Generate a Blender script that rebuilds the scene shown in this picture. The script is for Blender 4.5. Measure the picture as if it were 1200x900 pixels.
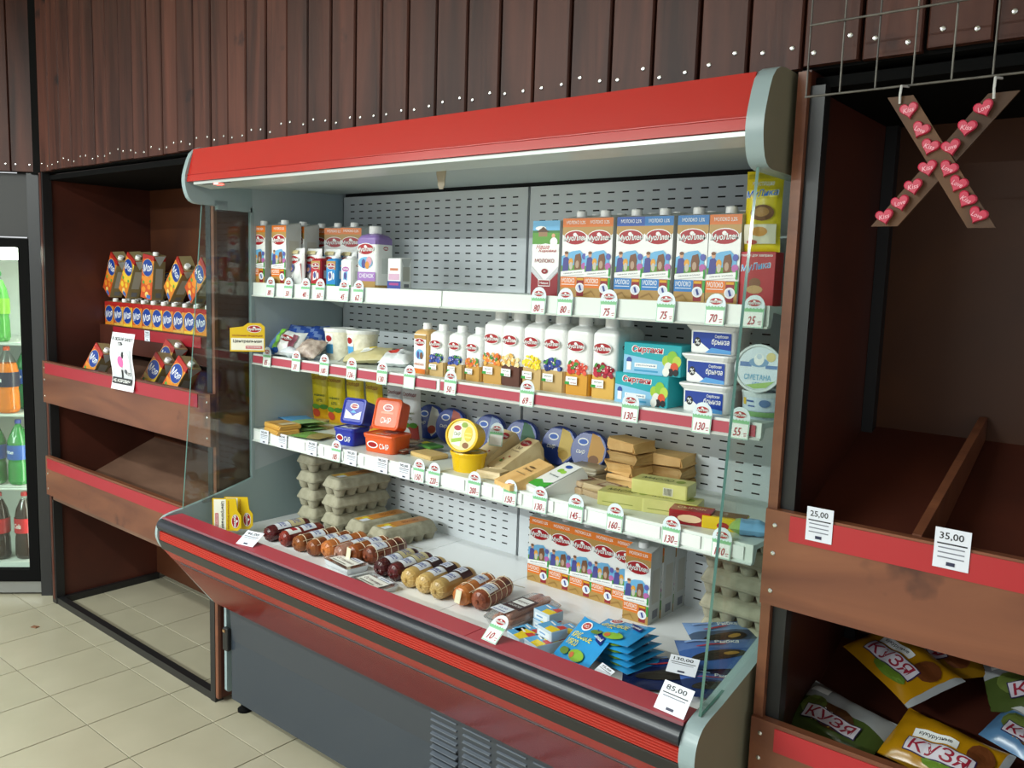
import bpy, math, random
from mathutils import Matrix, Vector, Euler
random.seed(7)
for o in list(bpy.data.objects): bpy.data.objects.remove(o)
SC = bpy.context.scene
COL = SC.collection
R = math.radians
# ------------------------------------------------------------------ camera
F, YAW, PITCH, ROLL, EYE = 990.5, -0.68918, 0.12152, 0.03249, 1.5772
_f = Vector((math.cos(PITCH)*math.sin(YAW), math.cos(PITCH)*math.cos(YAW), -math.sin(PITCH)))
_r = Vector((math.cos(YAW), -math.sin(YAW), 0)); _u = _r.cross(_f)
CR = math.cos(ROLL)*_r + math.sin(ROLL)*_u; CU = -math.sin(ROLL)*_r + math.cos(ROLL)*_u
CAMP = Vector((0, 0, EYE))
cam = bpy.data.cameras.new('camera'); cam.sensor_width = 36; cam.lens = F/1200*36; cam.clip_start = .05
co = bpy.data.objects.new('camera', cam); COL.objects.link(co)
m = Matrix((CR, CU, -_f)).transposed().to_4x4(); m.translation = CAMP; co.matrix_world = m
SC.camera = co
def ray(u, v): return CR*((u-600)/F) - CU*((v-450)/F) + _f
def atx(u, v, X): d = ray(u, v); return CAMP + d*(X/d.x)
def aty(u, v, Y): d = ray(u, v); return CAMP + d*(Y/d.y)
def atz(u, v, Z): d = ray(u, v); return CAMP + d*((Z-EYE)/d.z)
# ------------------------------------------------------------------ world, lamps, exposure
W = bpy.data.worlds.new('world'); SC.world = W; W.use_nodes = True
W.node_tree.nodes['Background'].inputs[0].default_value = (.94, .97, 1, 1)
W.node_tree.nodes['Background'].inputs[1].default_value = .38
def ceiling_strip(loc, sx, sy, power, col=(.93, 1, .97)):
    l = bpy.data.lights.new('ceiling_tube', 'AREA'); l.shape = 'RECTANGLE'; l.size = sx; l.size_y = sy; l.energy = power; l.color = col
    o = bpy.data.objects.new('ceiling_tube', l); o.location = loc; COL.objects.link(o)
ceiling_strip((-2.7, -.45, 2.78), 2.4, .12, 34)
ceiling_strip((-2.9, -2.7, 2.78), 2.4, .12, 140)
ceiling_strip((-5.4, -2.2, 2.78), 2.4, .12, 50)
vs = SC.view_settings; vs.view_transform = 'Standard'; vs.look = 'None'; vs.gamma = 1; vs.exposure = 1.12; vs.use_curve_mapping = False
# ------------------------------------------------------------------ materials
MATS = {}
def lin(h):
    c = [int(h[i:i+2], 16)/255 for i in (0, 2, 4)]
    return tuple(x/12.92 if x <= .04045 else ((x+.055)/1.055)**2.4 for x in c) + (1,)
def mat(h, rough=.5, metal=0., spec=.5):
    k = (h, rough, metal, spec)
    if k not in MATS:
        m = bpy.data.materials.new('paint_'+h); m.use_nodes = True; b = m.node_tree.nodes['Principled BSDF']
        b.inputs['Base Color'].default_value = lin(h); b.inputs['Roughness'].default_value = rough
        b.inputs['Metallic'].default_value = metal; b.inputs['Specular IOR Level'].default_value = spec
        MATS[k] = m
    return MATS[k]
def noisy(key, h1, h2, scale=(5, 5, 5), rough=.5, bump=.1, detail=6, spec=.4, dist=0., rnd=True, lo=.35, hi=.65, bs=1., extra=None):
    """two-tone procedural surface; object coordinates, shifted per object; extra = (colour, scale, threshold) dark marks"""
    if key in MATS: return MATS[key]
    m = bpy.data.materials.new(key); m.use_nodes = True; nt = m.node_tree; N = nt.nodes; Lk = nt.links; b = N['Principled BSDF']
    tc = N.new('ShaderNodeTexCoord'); oi = N.new('ShaderNodeObjectInfo'); mul = N.new('ShaderNodeVectorMath'); mul.operation = 'SCALE'
    comb = N.new('ShaderNodeCombineXYZ'); add = N.new('ShaderNodeVectorMath'); add.operation = 'ADD'
    mp = N.new('ShaderNodeMapping'); mp.inputs['Scale'].default_value = scale
    for i in range(3): Lk.new(oi.outputs['Random'], comb.inputs[i])
    Lk.new(comb.outputs[0], mul.inputs[0]); mul.inputs['Scale'].default_value = 9.7 if rnd else 0
    Lk.new(tc.outputs['Object'], add.inputs[0]); Lk.new(mul.outputs[0], add.inputs[1]); Lk.new(add.outputs[0], mp.inputs[0])
    nz = N.new('ShaderNodeTexNoise'); nz.inputs['Scale'].default_value = 1; nz.inputs['Detail'].default_value = detail; nz.inputs['Distortion'].default_value = dist
    Lk.new(mp.outputs[0], nz.inputs[0])
    cr = N.new('ShaderNodeValToRGB'); cr.color_ramp.elements[0].position = lo; cr.color_ramp.elements[1].position = hi
    cr.color_ramp.elements[0].color = lin(h1); cr.color_ramp.elements[1].color = lin(h2)
    Lk.new(nz.outputs['Fac'], cr.inputs[0]); col = cr.outputs[0]
    if rnd:
        hv = N.new('ShaderNodeHueSaturation'); mr = N.new('ShaderNodeMapRange'); mr.inputs[3].default_value = .78; mr.inputs[4].default_value = 1.22
        Lk.new(oi.outputs['Random'], mr.inputs[0]); Lk.new(mr.outputs[0], hv.inputs['Value']); Lk.new(col, hv.inputs['Color']); col = hv.outputs[0]
    if extra:
        n2 = N.new('ShaderNodeTexNoise'); n2.inputs['Scale'].default_value = extra[1]; n2.inputs['Detail'].default_value = 4; Lk.new(add.outputs[0], n2.inputs[0])
        r2 = N.new('ShaderNodeValToRGB'); r2.color_ramp.elements[0].position = extra[2]; r2.color_ramp.elements[1].position = extra[2]+.08; Lk.new(n2.outputs['Fac'], r2.inputs[0])
        mx = N.new('ShaderNodeMixRGB'); mx.inputs[2].default_value = lin(extra[0]); Lk.new(r2.outputs[0], mx.inputs[0]); Lk.new(col, mx.inputs[1]); col = mx.outputs[0]
    Lk.new(col, b.inputs['Base Color']); b.inputs['Roughness'].default_value = rough; b.inputs['Specular IOR Level'].default_value = spec
    if bump:
        bp = N.new('ShaderNodeBump'); bp.inputs['Strength'].default_value = bump; bp.inputs['Distance'].default_value = .01*bs
        Lk.new(nz.outputs['Fac'], bp.inputs['Height']); Lk.new(bp.outputs[0], b.inputs['Normal'])
    MATS[key] = m; return m
def glassy(key, tint, refl=1., base=.04, rough=.02):
    """thin clear sheet: tinted see-through with a Fresnel gloss"""
    if key in MATS: return MATS[key]
    m = bpy.data.materials.new(key); m.use_nodes = True; nt = m.node_tree; N = nt.nodes; Lk = nt.links; N.remove(N['Principled BSDF'])
    t = N.new('ShaderNodeBsdfTransparent'); t.inputs[0].default_value = tint; g = N.new('ShaderNodeBsdfGlossy'); g.inputs['Roughness'].default_value = rough
    fr = N.new('ShaderNodeLayerWeight'); fr.inputs[0].default_value = .5; pw = N.new('ShaderNodeMath'); pw.operation = 'POWER'; pw.inputs[1].default_value = 4.5
    mp = N.new('ShaderNodeMath'); mp.operation = 'MULTIPLY_ADD'; mp.inputs[1].default_value = .8*refl; mp.inputs[2].default_value = base; mp.use_clamp = True
    Lk.new(fr.outputs['Facing'], pw.inputs[0]); Lk.new(pw.outputs[0], mp.inputs[0]); mx = N.new('ShaderNodeMixShader'); Lk.new(mp.outputs[0], mx.inputs[0]); Lk.new(t.outputs[0], mx.inputs[1]); Lk.new(g.outputs[0], mx.inputs[2])
    Lk.new(mx.outputs[0], N['Material Output'].inputs[0]); MATS[key] = m; return m
def emit(key, h, s):
    if key in MATS: return MATS[key]
    m = bpy.data.materials.new(key); m.use_nodes = True; b = m.node_tree.nodes['Principled BSDF']
    b.inputs['Emission Color'].default_value = lin(h); b.inputs['Emission Strength'].default_value = s; MATS[key] = m; return m
WHITE = mat('F2F4F2', .35); OFFW = mat('E3E7E3', .4); RED = mat('B3141F', .35); DRED = mat('8E1420', .4); LOGO = mat('A5101C', .35)
GREEN = mat('2F9A3C', .4); INK = mat('222226', .5); CAPW = mat('F4F5F4', .3)
PLANK = noisy('plank_wood', '2E1711', '5C3428', (16, 16, 1.3), .5, .22, 8, .3, .6, True, .3, .7, 1, ('1C1112', 7, .66))
BOARD = noisy('board_wood', '603626', '825036', (1.6, 14, 9), .4, .15, 7, .45, .8, True, .3, .72, 1, ('4A2A20', 6, .63))
PANEL = noisy('dark_panel', '3A1C15', '55291D', (3, 3, 3), .42, .06, 5, .4, .3, True, .3, .75)
BACKP = noisy('back_panel_brown', '3E2013', '5A3119', (2.5, 2.5, 2.5), .45, .06, 5, .35, .4, False, .3, .75)
SHELFW = noisy('bin_shelf', '5A4134', '735646', (2.2, 6, 6), .45, .08, 6, .4, .4, True)
BLACKM = mat('1B1B1C', .38); BLACKP = mat('090909', .8, 0, .1)
TILE = noisy('floor_tile', 'A19B85', 'ACA690', (3, 3, 3), .28, .02, 4, .45, .2, False, .3, .7)
GROUT = noisy('grout', '605C50', '757162', (9, 9, 9), .9, .1, 4, .2)
GREYI = mat('A9B6B9', .35); GREYD = mat('5E6B6E', .35); PGREY = mat('E4EAEE', .35); CAPG = mat('93A6A8', .35); CAPB = noisy('end_side', '8C876F', '9B957C', (2, 2, 2), .5, .02, 3, .3)
REDGL = mat('B2241B', .25, 0, .5); SHELFG = mat('D5DED9', .35); DECK = mat('F2F4F5', .3)
SCREW = mat('D8D8D4', .22, 1.); GLASS = glassy('pane_glass', (.90, .96, .93, 1)); CLEAR = glassy('clear_film', (.93, .94, .94, 1), 1.6, .10, .12); GEDGE = mat('3C6A60', .12, 0, .8)
# ------------------------------------------------------------------ mesh builder
def rrect(w, d, r, n=3):
    pts = []
    for cx, cy, a0 in ((w/2-r, d/2-r, 0), (-w/2+r, d/2-r, 90), (-w/2+r, -d/2+r, 180), (w/2-r, -d/2+r, 270)):
        for i in range(n+1):
            a = R(a0+90*i/n); pts.append((cx+r*math.cos(a), cy+r*math.sin(a)))
    return pts
def circ(r, n=20, ry=None): return [(r*math.cos(2*math.pi*i/n), (ry or r)*math.sin(2*math.pi*i/n)) for i in range(n)]
def soften(P, r, keep=()):
    """round the corners of a polygon"""
    out = []; n = len(P)
    for i in range(n):
        a, b, c = Vector(P[i-1]), Vector(P[i]), Vector(P[(i+1) % n])
        if i in keep: out.append(tuple(b)); continue
        k = min(r, (a-b).length*.45, (c-b).length*.45); p, q = b+(a-b).normalized()*k, b+(c-b).normalized()*k
        for t in (0, .25, .5, .75, 1): out.append(tuple(p*(1-t)**2+b*2*t*(1-t)+q*t*t))
    return out
class MB:
    def __init__(s): s.v = []; s.f = []; s.fm = []; s.fs = []; s.mats = []
    def mi(s, m):
        if m not in s.mats: s.mats.append(m)
        return s.mats.index(m)
    def add(s, vs, fs, m, sm=False, M=None):
        k = len(s.v); s.v += [tuple(M @ Vector(p)) for p in vs] if M else [tuple(p) for p in vs]; i = s.mi(m)
        for f in fs: s.f.append(tuple(k+j for j in f)); s.fm.append(i); s.fs.append(sm)
        return s
    def box(s, x0, x1, y0, y1, z0, z1, m, M=None):
        v = [(x, y, z) for z in (z0, z1) for y in (y0, y1) for x in (x0, x1)]
        return s.add(v, [(0, 2, 3, 1), (4, 5, 7, 6), (0, 1, 5, 4), (2, 6, 7, 3), (0, 4, 6, 2), (1, 3, 7, 5)], m, False, M)
    def loft(s, secs, m, sm=True, caps=(True, True), M=None):
        """secs: list of (z, pts2d) or lists of 3d points; m: a material or one per band"""
        S3 = [[(p[0], p[1], q[0]) for p in q[1]] if isinstance(q, tuple) else q for q in secs]
        n = len(S3[0])
        for i in range(len(S3)-1):
            mm = m[i] if isinstance(m, list) else m
            s.add(S3[i]+S3[i+1], [(j, (j+1) % n, n+(j+1) % n, n+j) for j in range(n)], mm, sm, M)
        if caps[0]: s.add(S3[0], [tuple(range(n-1, -1, -1))], m[0] if isinstance(m, list) else m, False, M)
        if caps[1]: s.add(S3[-1], [tuple(range(n))], m[-1] if isinstance(m, list) else m, False, M)
        return s
    def rbox(s, w, d, h, m, r=.004, b=.002, M=None, z0=0, n=2):
        return s.loft([(z0, rrect(w-2*b, d-2*b, r, n)), (z0+b, rrect(w, d, r, n)), (z0+h-b, rrect(w, d, r, n)), (z0+h, rrect(w-2*b, d-2*b, r, n))], m, False, M=M)
    def lathe(s, prof, m, n=20, M=None, caps=(True, True)): return s.loft([(z, circ(r, n)) for r, z in prof], m, True, caps, M)
    def tube(s, pts, r, m, n=6, closed=False):
        P = [Vector(p) for p in pts]; rings = []
        for i, p in enumerate(P):
            a = P[(i-1) % len(P)] if (closed or i) else p; b = P[(i+1) % len(P)] if (closed or i < len(P)-1) else p
            t = (b-a).normalized(); x = t.orthogonal() if abs(t.z) > .9 else t.cross(Vector((0, 0, 1))); x.normalize(); y = t.cross(x)
            rings.append([tuple(p+x*r*math.cos(2*math.pi*k/n)+y*r*math.sin(2*math.pi*k/n)) for k in range(n)])
        if closed: rings.append(rings[0])
        return s.loft(rings, m, True, (not closed, not closed))
    def prism(s, poly, y0, y1, m, plane='xz', side=None, sm=False):
        """extrude a polygon. plane xz: along y; yz: along x; xy: along z"""
        g = {'xz': lambda a, b, c: (a, c, b), 'yz': lambda a, b, c: (c, a, b), 'xy': lambda a, b, c: (a, b, c)}[plane]
        n = len(poly); A = [g(a, b, y0) for a, b in poly]; B = [g(a, b, y1) for a, b in poly]
        s.add(A+B, [(i, (i+1) % n, n+(i+1) % n, n+i) for i in range(n)], side or m, sm)
        s.add(A, [tuple(range(n-1, -1, -1))], m); s.add(B, [tuple(range(n))], m)
        return s
    def mesh(s, name):
        me = bpy.data.meshes.new(name); me.from_pydata(s.v, [], s.f)
        for m in s.mats: me.materials.append(m)
        me.polygons.foreach_set('material_index', s.fm); me.polygons.foreach_set('use_smooth', s.fs); me.update(); return me
_TX = {}
def text2d(t, shear=0, bold=.012):
    k = (t, shear, bold)
    if k not in _TX:
        c = bpy.data.curves.new('t', 'FONT'); c.body = t; c.resolution_u = 2; c.size = 1; c.shear = shear; c.offset = bold
        o = bpy.data.objects.new('t', c); COL.objects.link(o)
        me = bpy.data.meshes.new_from_object(o.evaluated_get(bpy.context.evaluated_depsgraph_get()))
        v = [(p.co.x, p.co.y) for p in me.vertices]; f = [tuple(p.vertices) for p in me.polygons]
        bpy.data.objects.remove(o); bpy.data.curves.remove(c); bpy.data.meshes.remove(me)
        xs = [p[0] for p in v] or [0, 1]; ys = [p[1] for p in v] or [0, 1]
        _TX[k] = (v, f, min(xs), max(xs), min(ys), max(ys))
    return _TX[k]
def fine(V, Fc, e):
    """bisect long triangles so that print follows a curved face"""
    V = list(V); todo = []; out = []
    for f in Fc:
        for i in range(1, len(f)-1): todo.append((f[0], f[i], f[i+1]))
    mid = {}
    while todo:
        t = todo.pop(); L = [((V[t[i]][0]-V[t[(i+1) % 3]][0])**2+(V[t[i]][1]-V[t[(i+1) % 3]][1])**2, i) for i in range(3)]; l, i = max(L)
        if l < e*e: out.append(t); continue
        a, b, c = t[i], t[(i+1) % 3], t[(i+2) % 3]; k = (min(a, b), max(a, b))
        if k not in mid: mid[k] = len(V); V.append(((V[a][0]+V[b][0])/2, (V[a][1]+V[b][1])/2))
        todo += [(a, mid[k], c), (mid[k], b, c)]
    return V, out
class Print:
    """flat print laid on a face: fn(u, v, n) -> 3d point"""
    def __init__(s, mb, fn, sub=False, off=.0003): s.mb = mb; s.fn = fn; s.n = off; s.sub = sub
    def raw(s, v, f, m, M=None):
        s.n += .0005 if s.sub else .00012; s.mb.add([s.fn(a, b, s.n) for a, b in v], f, m)
    def poly(s, v, m): s.raw(v, [tuple(range(len(v)))], m)
    def rect(s, u0, v0, u1, v1, m, rot=0):
        k = 14 if s.sub else 1; V = []; c, q = math.cos(R(rot)), math.sin(R(rot)); cu, cv = (u0+u1)/2, (v0+v1)/2
        for j in range(k+1):
            for i in range(k+1):
                a = u0+(u1-u0)*i/k-cu; b = v0+(v1-v0)*j/k-cv; V.append((cu+a*c-b*q, cv+a*q+b*c))
        s.raw(V, [(j*(k+1)+i, j*(k+1)+i+1, (j+1)*(k+1)+i+1, (j+1)*(k+1)+i) for j in range(k) for i in range(k)], m)
    def ell(s, cu, cv, ru, rv, m, n=20, rot=0):
        c, q = math.cos(R(rot)), math.sin(R(rot)); V = [(cu, cv)]; Fc = []; rings = 3 if s.sub else 1
        for k in range(1, rings+1):
            for i in range(n):
                a = ru*k/rings*math.cos(2*math.pi*i/n); b = rv*k/rings*math.sin(2*math.pi*i/n); V.append((cu+a*c-b*q, cv+a*q+b*c))
        for i in range(n):
            j = (i+1) % n; Fc.append((0, 1+i, 1+j))
            for k in range(rings-1): Fc.append((1+k*n+i, 1+(k+1)*n+i, 1+(k+1)*n+j, 1+k*n+j))
        s.raw(V, Fc, m)
    def text(s, t, cu, cv, h, m, w=None, shear=0, rot=0, bold=.012):
        v, f, x0, x1, y0, y1 = text2d(t, shear, bold); sy = h/max(y1-y0, .1); sx = (w/(x1-x0)) if w else sy; c, q = math.cos(R(rot)), math.sin(R(rot))
        V = []
        for a, b in v:
            a = (a-(x0+x1)/2)*sx; b = (b-(y0+y1)/2)*sy; V.append((cu+a*c-b*q, cv+a*q+b*c))
        if s.sub: V, f = fine(V, f, h*.45)
        s.raw(V, f, m)
def front(y=0., z=0., x=0.): return lambda u, v, n: (x+u, y-n, z+v)      # a face looking to -Y
def top(z=0., x=0., y=0.): return lambda u, v, n: (x+u, y+v, z+n)         # a face looking up
def sideR(x=0., z=0., y=0.): return lambda u, v, n: (x+n, y+u, z+v)       # a face looking to +X
def logo(P, cu, cv, w, rot=0, simple=False):
    P.ell(cu, cv, w*.5, w*.27, WHITE, 20, rot); P.ell(cu, cv, w*.47, w*.24, LOGO, 20, rot)
    P.ell(cu-w*.02, cv+w*.11, w*.08, w*.07, WHITE, 10, rot); P.ell(cu+w*.05, cv+w*.08, w*.06, w*.04, WHITE, 8, rot)
    if simple: P.rect(cu-w*.36, cv-w*.09, cu+w*.36, cv+w*.04, WHITE, rot)
    else: P.text('МуоЛлен', cu, cv-w*.03, w*.25, INK, w*1.0, .15, rot+2, .05); P.text('МуоЛлен', cu, cv-w*.03, w*.24, WHITE, w*.98, .15, rot+2, .025)
# ------------------------------------------------------------------ objects
def link(name, data, parent=None, loc=(0, 0, 0), rot=(0, 0, 0)):
    o = bpy.data.objects.new(name, data); COL.objects.link(o); o.location = loc; o.rotation_euler = rot
    if parent: o.parent = parent
    return o
def tag(o, label, cat=None, group=None, kind=None):
    if label: o['label'] = label
    if cat: o['category'] = cat
    if group: o['group'] = group
    if kind: o['kind'] = kind
    return o
def thing(name, label, cat, loc=(0, 0, 0), rot=(0, 0, 0), group=None, data=None, parts=()):
    """parts: (name, mesh[, loc[, rot[, subparts]]])"""
    o = tag(link(name, data, None, loc, rot), label, cat, group)
    for p in parts:
        c = link(p[0], p[1], o, *(p[2:4]))
        if len(p) > 4:
            for q in p[4]: link(q[0], q[1], c, *(q[2:4]))
    return o
def part(name, mb, parent, loc=(0, 0, 0), rot=(0, 0, 0), label=None):
    o = link(name, mb.mesh(name) if isinstance(mb, MB) else mb, parent, loc, rot)
    if label: o['label'] = label
    return o
def struct(name, mb, label, loc=(0, 0, 0), rot=(0, 0, 0)):
    o = link(name, mb.mesh(name), None, loc, rot); o['kind'] = 'structure'; o['label'] = label; return o
# ================================================================== THE SETTING
# floor: tiles laid in a 0.3 m grid, one object per tile
TS, TO, TH = .30, Vector((-3.4654, 1.2179)), .0053
b = MB().box(-7, 3, -4, 2.6, -.03, -.004, GROUT)
floor = struct('floor', b, 'pale beige ceramic tile floor with grey joints')
tb = MB(); g = .0022; bv = .0007
tb.loft([(-.006, [(x*(TS/2-g), y*(TS/2-g)) for x, y in ((-1, -1), (1, -1), (1, 1), (-1, 1))]), (-.0012, [(x*(TS/2-g), y*(TS/2-g)) for x, y in ((-1, -1), (1, -1), (1, 1), (-1, 1))]),
         (0, [(x*(TS/2-g-bv), y*(TS/2-g-bv)) for x, y in ((-1, -1), (1, -1), (1, 1), (-1, 1))])], TILE, False)
tile_me = tb.mesh('tile'); far = MB(); cand = []
ct, st = math.cos(TH), math.sin(TH)
for c in range(-12, 21):
    for r in range(-17, 4):
        x = TO.x+((c+.5)*ct-(r+.5)*st)*TS; y = TO.y+((c+.5)*st+(r+.5)*ct)*TS
        if y < 2.3: cand.append((abs(x+3)+abs(y-1.2), x, y))
cand.sort()
for k, (d, x, y) in enumerate(cand):
    if k < 220: link('tile', tile_me, floor, (x, y, 0), (0, 0, TH))
    else: far.box(x-TS/2+g, x+TS/2-g, y-TS/2+g, y+TS/2-g, -.006, 0, TILE)
ft = part('tile_field', far, floor); ft['kind'] = 'stuff'
b = MB().box(-7, 3, -4, 2.4, 2.9, 2.96, mat('D8D8D2', .8)); struct('ceiling', b, 'plain off-white shop ceiling')
# wall header: dark stained planks over the shelving
b = MB().box(-4.35, 1.2, 1.612, 1.66, 1.985, 2.9, BLACKP)
wall = struct('wall_back', b, 'wall of dark stained vertical planks above the shelving')
pm = {}
def plank_mesh(w):
    k = round(w, 3)
    if k not in pm:
        c = .003; pts = [(-w/2, 0), (-w/2, -.014), (-w/2+c, -.018), (w/2-c, -.018), (w/2, -.014), (w/2, 0)]
        pm[k] = MB().loft([(0, pts), (.9, pts)], PLANK, False).mesh('plank')
    return pm[k]
sb = MB().lathe([(.0048, 0), (.0048, .0012), (.0036, .0024), (.0012, .0028)], SCREW, 8); screw_me = sb.mesh('screw')
edges = [-.64-.1065*k for k in range(-17, 33)]
for k, e in enumerate(edges):
    w = random.choice((.0985, .1, .102)); x = e+.052
    if not -4.07 < x < 1.15: continue
    p = link('plank', plank_mesh(w), wall, (x, 1.612+random.uniform(-.002, .002), 1.99+random.uniform(-.003, .003)))
    for sx in (-.028, .03):
        link('screw', screw_me, p, (sx+random.uniform(-.006, .006), -.018, .03+random.uniform(-.012, .014)), (R(90), 0, 0))
# slanted corner wall over the drinks cooler
FP = Vector((-4.21, 1.595, 0)); FA = R(45)         # right front foot of the cooler; its front looks to (+x, -y)
def fridge_pt(s, d, z): return FP + Vector((-.7071*s, -.7071*s, 0)) + Vector((-.7071*d, .7071*d, 0)) + Vector((0, 0, z))
b = MB().box(-1.3, 0, .02, .06, 1.995, 2.9, BLACKP)
wl = struct('wall_left', b, 'slanted corner wall of brown planks above the drinks cooler', fridge_pt(-.05, -.02, 0), (0, 0, FA))
for k in range(9):
    p = link('plank', plank_mesh(.1), wl, (-.052-.103*k, .02, 1.995))
    for sx in (-.03, .03): link('screw', screw_me, p, (sx, -.018, .03), (R(90), 0, 0))
# back wall of the building behind the units
struct('wall_rear', MB().box(-6, 3, 2.27, 2.32, 0, 2.9, mat('2A1D18', .8)), 'dark wall behind the shelving units')

# ================================================================== WOODEN BIN UNITS
def sheet(mb, x0, x1, y0, z0, y1, z1, t, m):       # sloping shelf board
    return mb.prism([(y0, z0), (y1, z1), (y1, z1-t), (y0, z0-t)], x0, x1, m, 'yz')
def front_board(x0, x1, z0, z1, y=1.58, t=.02):
    b = MB(); b.box(x0, x1, y, y+t, z0, z1, BOARD); return b
small_screw = screw_me
def bin_unit(name, label, x0, x1, boards, side_l, side_r, strips, backm):
    root = thing(name, label, 'shelf unit', ((x0+x1)/2, 1.6, 0)); ox, oy = (x0+x1)/2, 1.6
    def P(nm, mb, lab=None): return part(nm, mb, root, (-ox, -oy, 0), (0, 0, 0), lab)
    P('back_panel', MB().box(x0, x1, 2.1, 2.118, .03, 1.985, backm))
    P('top_panel', MB().box(x0, x1, 1.63, 2.1, 1.955, 1.975, BLACKP))
    for s in side_l: P('side_panel', s)
    for s in side_r: P('side_panel', s)
    for (z0, z1) in boards:
        bo = P('front_board', front_board(x0, x1, z0, z1))
        for xx in (x0+.02, x1-.02):
            for zz in (z0+.03, (z0+z1)/2+.01, z1-.03):
                link('screw', small_screw, bo, (xx, 1.58, zz), (R(90), 0, 0))
    for (xa, xb, z0, z1, c) in strips:
        P('price_strip', MB().box(xa, xb, 1.5775, 1.5795, z0, z1, c), 'red price strip')
    return root, P
STRIP = mat('9C1D2A', .35); STRIP2 = mat('B0242A', .4)
# --- left unit
xl, xr = -4.06, -2.662
lu, LP = bin_unit('juice_shelf_unit', 'brown wooden bin unit holding juice cartons beside the drinks cooler', xl, xr, [(.962, 1.15), (.532, .712)],
    [MB().box(xl-.02, xl, 1.6, 2.118, .02, 1.985, PANEL)], [MB().box(xr-.022, xr-.004, 1.615, 2.118, .02, 1.985, PANEL)],
    [(xl+.03, xr-.08, 1.095, 1.143, STRIP), (xl+.02, xr-.08, .655, .703, STRIP)], BACKP)
for zz, yf in ((.98, 1.602), (.52, 1.602)): LP('shelf', sheet(MB(), xl, xr-.022, yf, zz, 2.1, zz+.43*(2.1-yf), .016, SHELFW))
LP('shelf', MB().box(xl, xr-.022, 1.86, 2.1, 1.21, 1.225, SHELFW)); LP('front_board', MB().box(xl, xr-.022, 1.842, 1.86, 1.19, 1.312, PANEL))
LP('price_strip', MB().box(xl+.14, xr-.5, 1.8385, 1.8415, 1.262, 1.308, STRIP), 'red price strip')
LP('post', MB().box(xl-.03, xl+.012, 1.602, 1.64, .0, 1.985, BLACKM)); LP('post', MB().box(xr-.055, xr-.024, 1.602, 1.635, .0, 1.985, BLACKM))
LP('edge_strip', MB().box(xr-.0215, xr-.0035, 1.603, 1.6145, .02, 1.95, BOARD))
LP('floor_rail', MB().box(xl, xr-.055, 1.605, 1.635, .0, .03, BLACKM)); LP('floor_rail', MB().box(xl+.001, xl+.025, 1.64, 2.1, 0, .03, BLACKM))
# --- right unit
xl2, xr2 = -.642, .85
ru, RP = bin_unit('snack_shelf_unit', 'brown wooden bin unit with slanted shelves right of the refrigerated case', xl2, xr2, [(.955, 1.148), (.53, .715)],
    [MB().box(xl2, xl2+.018, 1.605, 2.118, .02, 1.985, PANEL)], [MB().box(xr2-.018, xr2, 1.605, 2.118, .02, 1.985, PANEL)],
    [(xl2+.05, xr2-.05, 1.093, 1.143, STRIP2), (xl2+.05, xr2-.05, .658, .706, STRIP2)], noisy('right_back', '341908', '4E2A0E', (2.5, 2.5, 2.5), .5, .05, 5, .3, .4, False, .3, .75))
for zz in (1.045, .53): RP('shelf', sheet(MB(), xl2+.018, xr2-.018, 1.602, zz, 2.1, zz+.43*.498, .016, PANEL))
RP('post', MB().box(xl2+.019, xl2+.047, 1.603, 1.633, 0, 1.955, BLACKM)); RP('post', MB().box(xl2+.019, xl2+.045, 2.072, 2.099, 0, 1.955, BLACKM))
RP('edge_strip', MB().box(xl2-.001, xl2+.0185, 1.59, 1.6045, .02, 1.98, BOARD))
RP('divider', MB().prism([(1.603, 1.055), (1.603, 1.15), (2.09, 1.312), (2.09, 1.262)], -.378, -.362, BOARD, 'yz'))

# ================================================================== REFRIGERATED CASE
XL, XR = -2.637, -.692                       # inner faces of the two end panels
case = thing('refrigerated_display_case', 'open refrigerated display case with red canopy and dark bumper full of dairy goods', 'display case', ((XL+XR)/2, 1.85, 0))
CO = (-(XL+XR)/2, -1.85, 0)
def CP(nm, mb, lab=None, parent=None): return part(nm, mb, parent or case, (0, 0, 0) if parent else CO, (0, 0, 0), lab)
low = [(1.62, .05), (2.16, .05), (2.16, .95), (1.735, .86), (1.735, .835), (1.60, .80), (1.47, .772), (1.42, .764), (1.395, .757), (1.378, .742), (1.368, .72), (1.366, .69), (1.378, .66), (1.40, .634), (1.575, .404), (1.62, .40)]
low = soften(low, .012)
upq = [(1.735, .86), (2.16, .95), (2.16, 1.985), (1.735, 1.985)]
capq = soften([(1.735, 1.795), (1.50, 1.797), (1.478, 1.87), (1.514, 1.985), (1.735, 1.985)], .05, (0, 4))
for a, c, inner in ((XL-.014, XL, 0), (XR, XR+.034, 1)):
    CP('end_panel', MB().prism(low, a, c, CAPG if not inner else CAPB, 'yz', CAPG)); CP('side_panel', MB().prism(upq, a, c, GREYI, 'yz'))
    CP('canopy_end', MB().prism(capq, a-(.0 if inner else .006), c+.001, CAPB if inner else CAPG, 'yz', CAPG, True))
# side glass with green edge and clip
gl = [(1.462, .768), (1.6, .797), (1.735, .835), (1.735, 1.80), (1.545, 1.80)]
glr = [(1.417, .764), (1.6, .797), (1.735, .835), (1.735, 1.80), (1.515, 1.80)]
for a, gq in ((XL-.008, gl), (XR+.012, glr)):
    gm = MB().prism(gq, a, a+.006, GLASS, 'yz', GEDGE); CP('side_glass', gm)
CP('frame_strip', MB().box(XL-.012, XL+.002, 1.728, 1.742, .84, 1.80, CAPG)); CP('frame_strip', MB().box(XL-.012, XL+.002, 1.60, 1.735, 1.785, 1.80, CAPG))
for (y, z) in ((1.59, 1.80), (1.53, .80)):
    CP('glass_clip', MB().box(XL+.001, XL+.006, y, y+.045, z-.022, z+.014, CLEAR))
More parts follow.
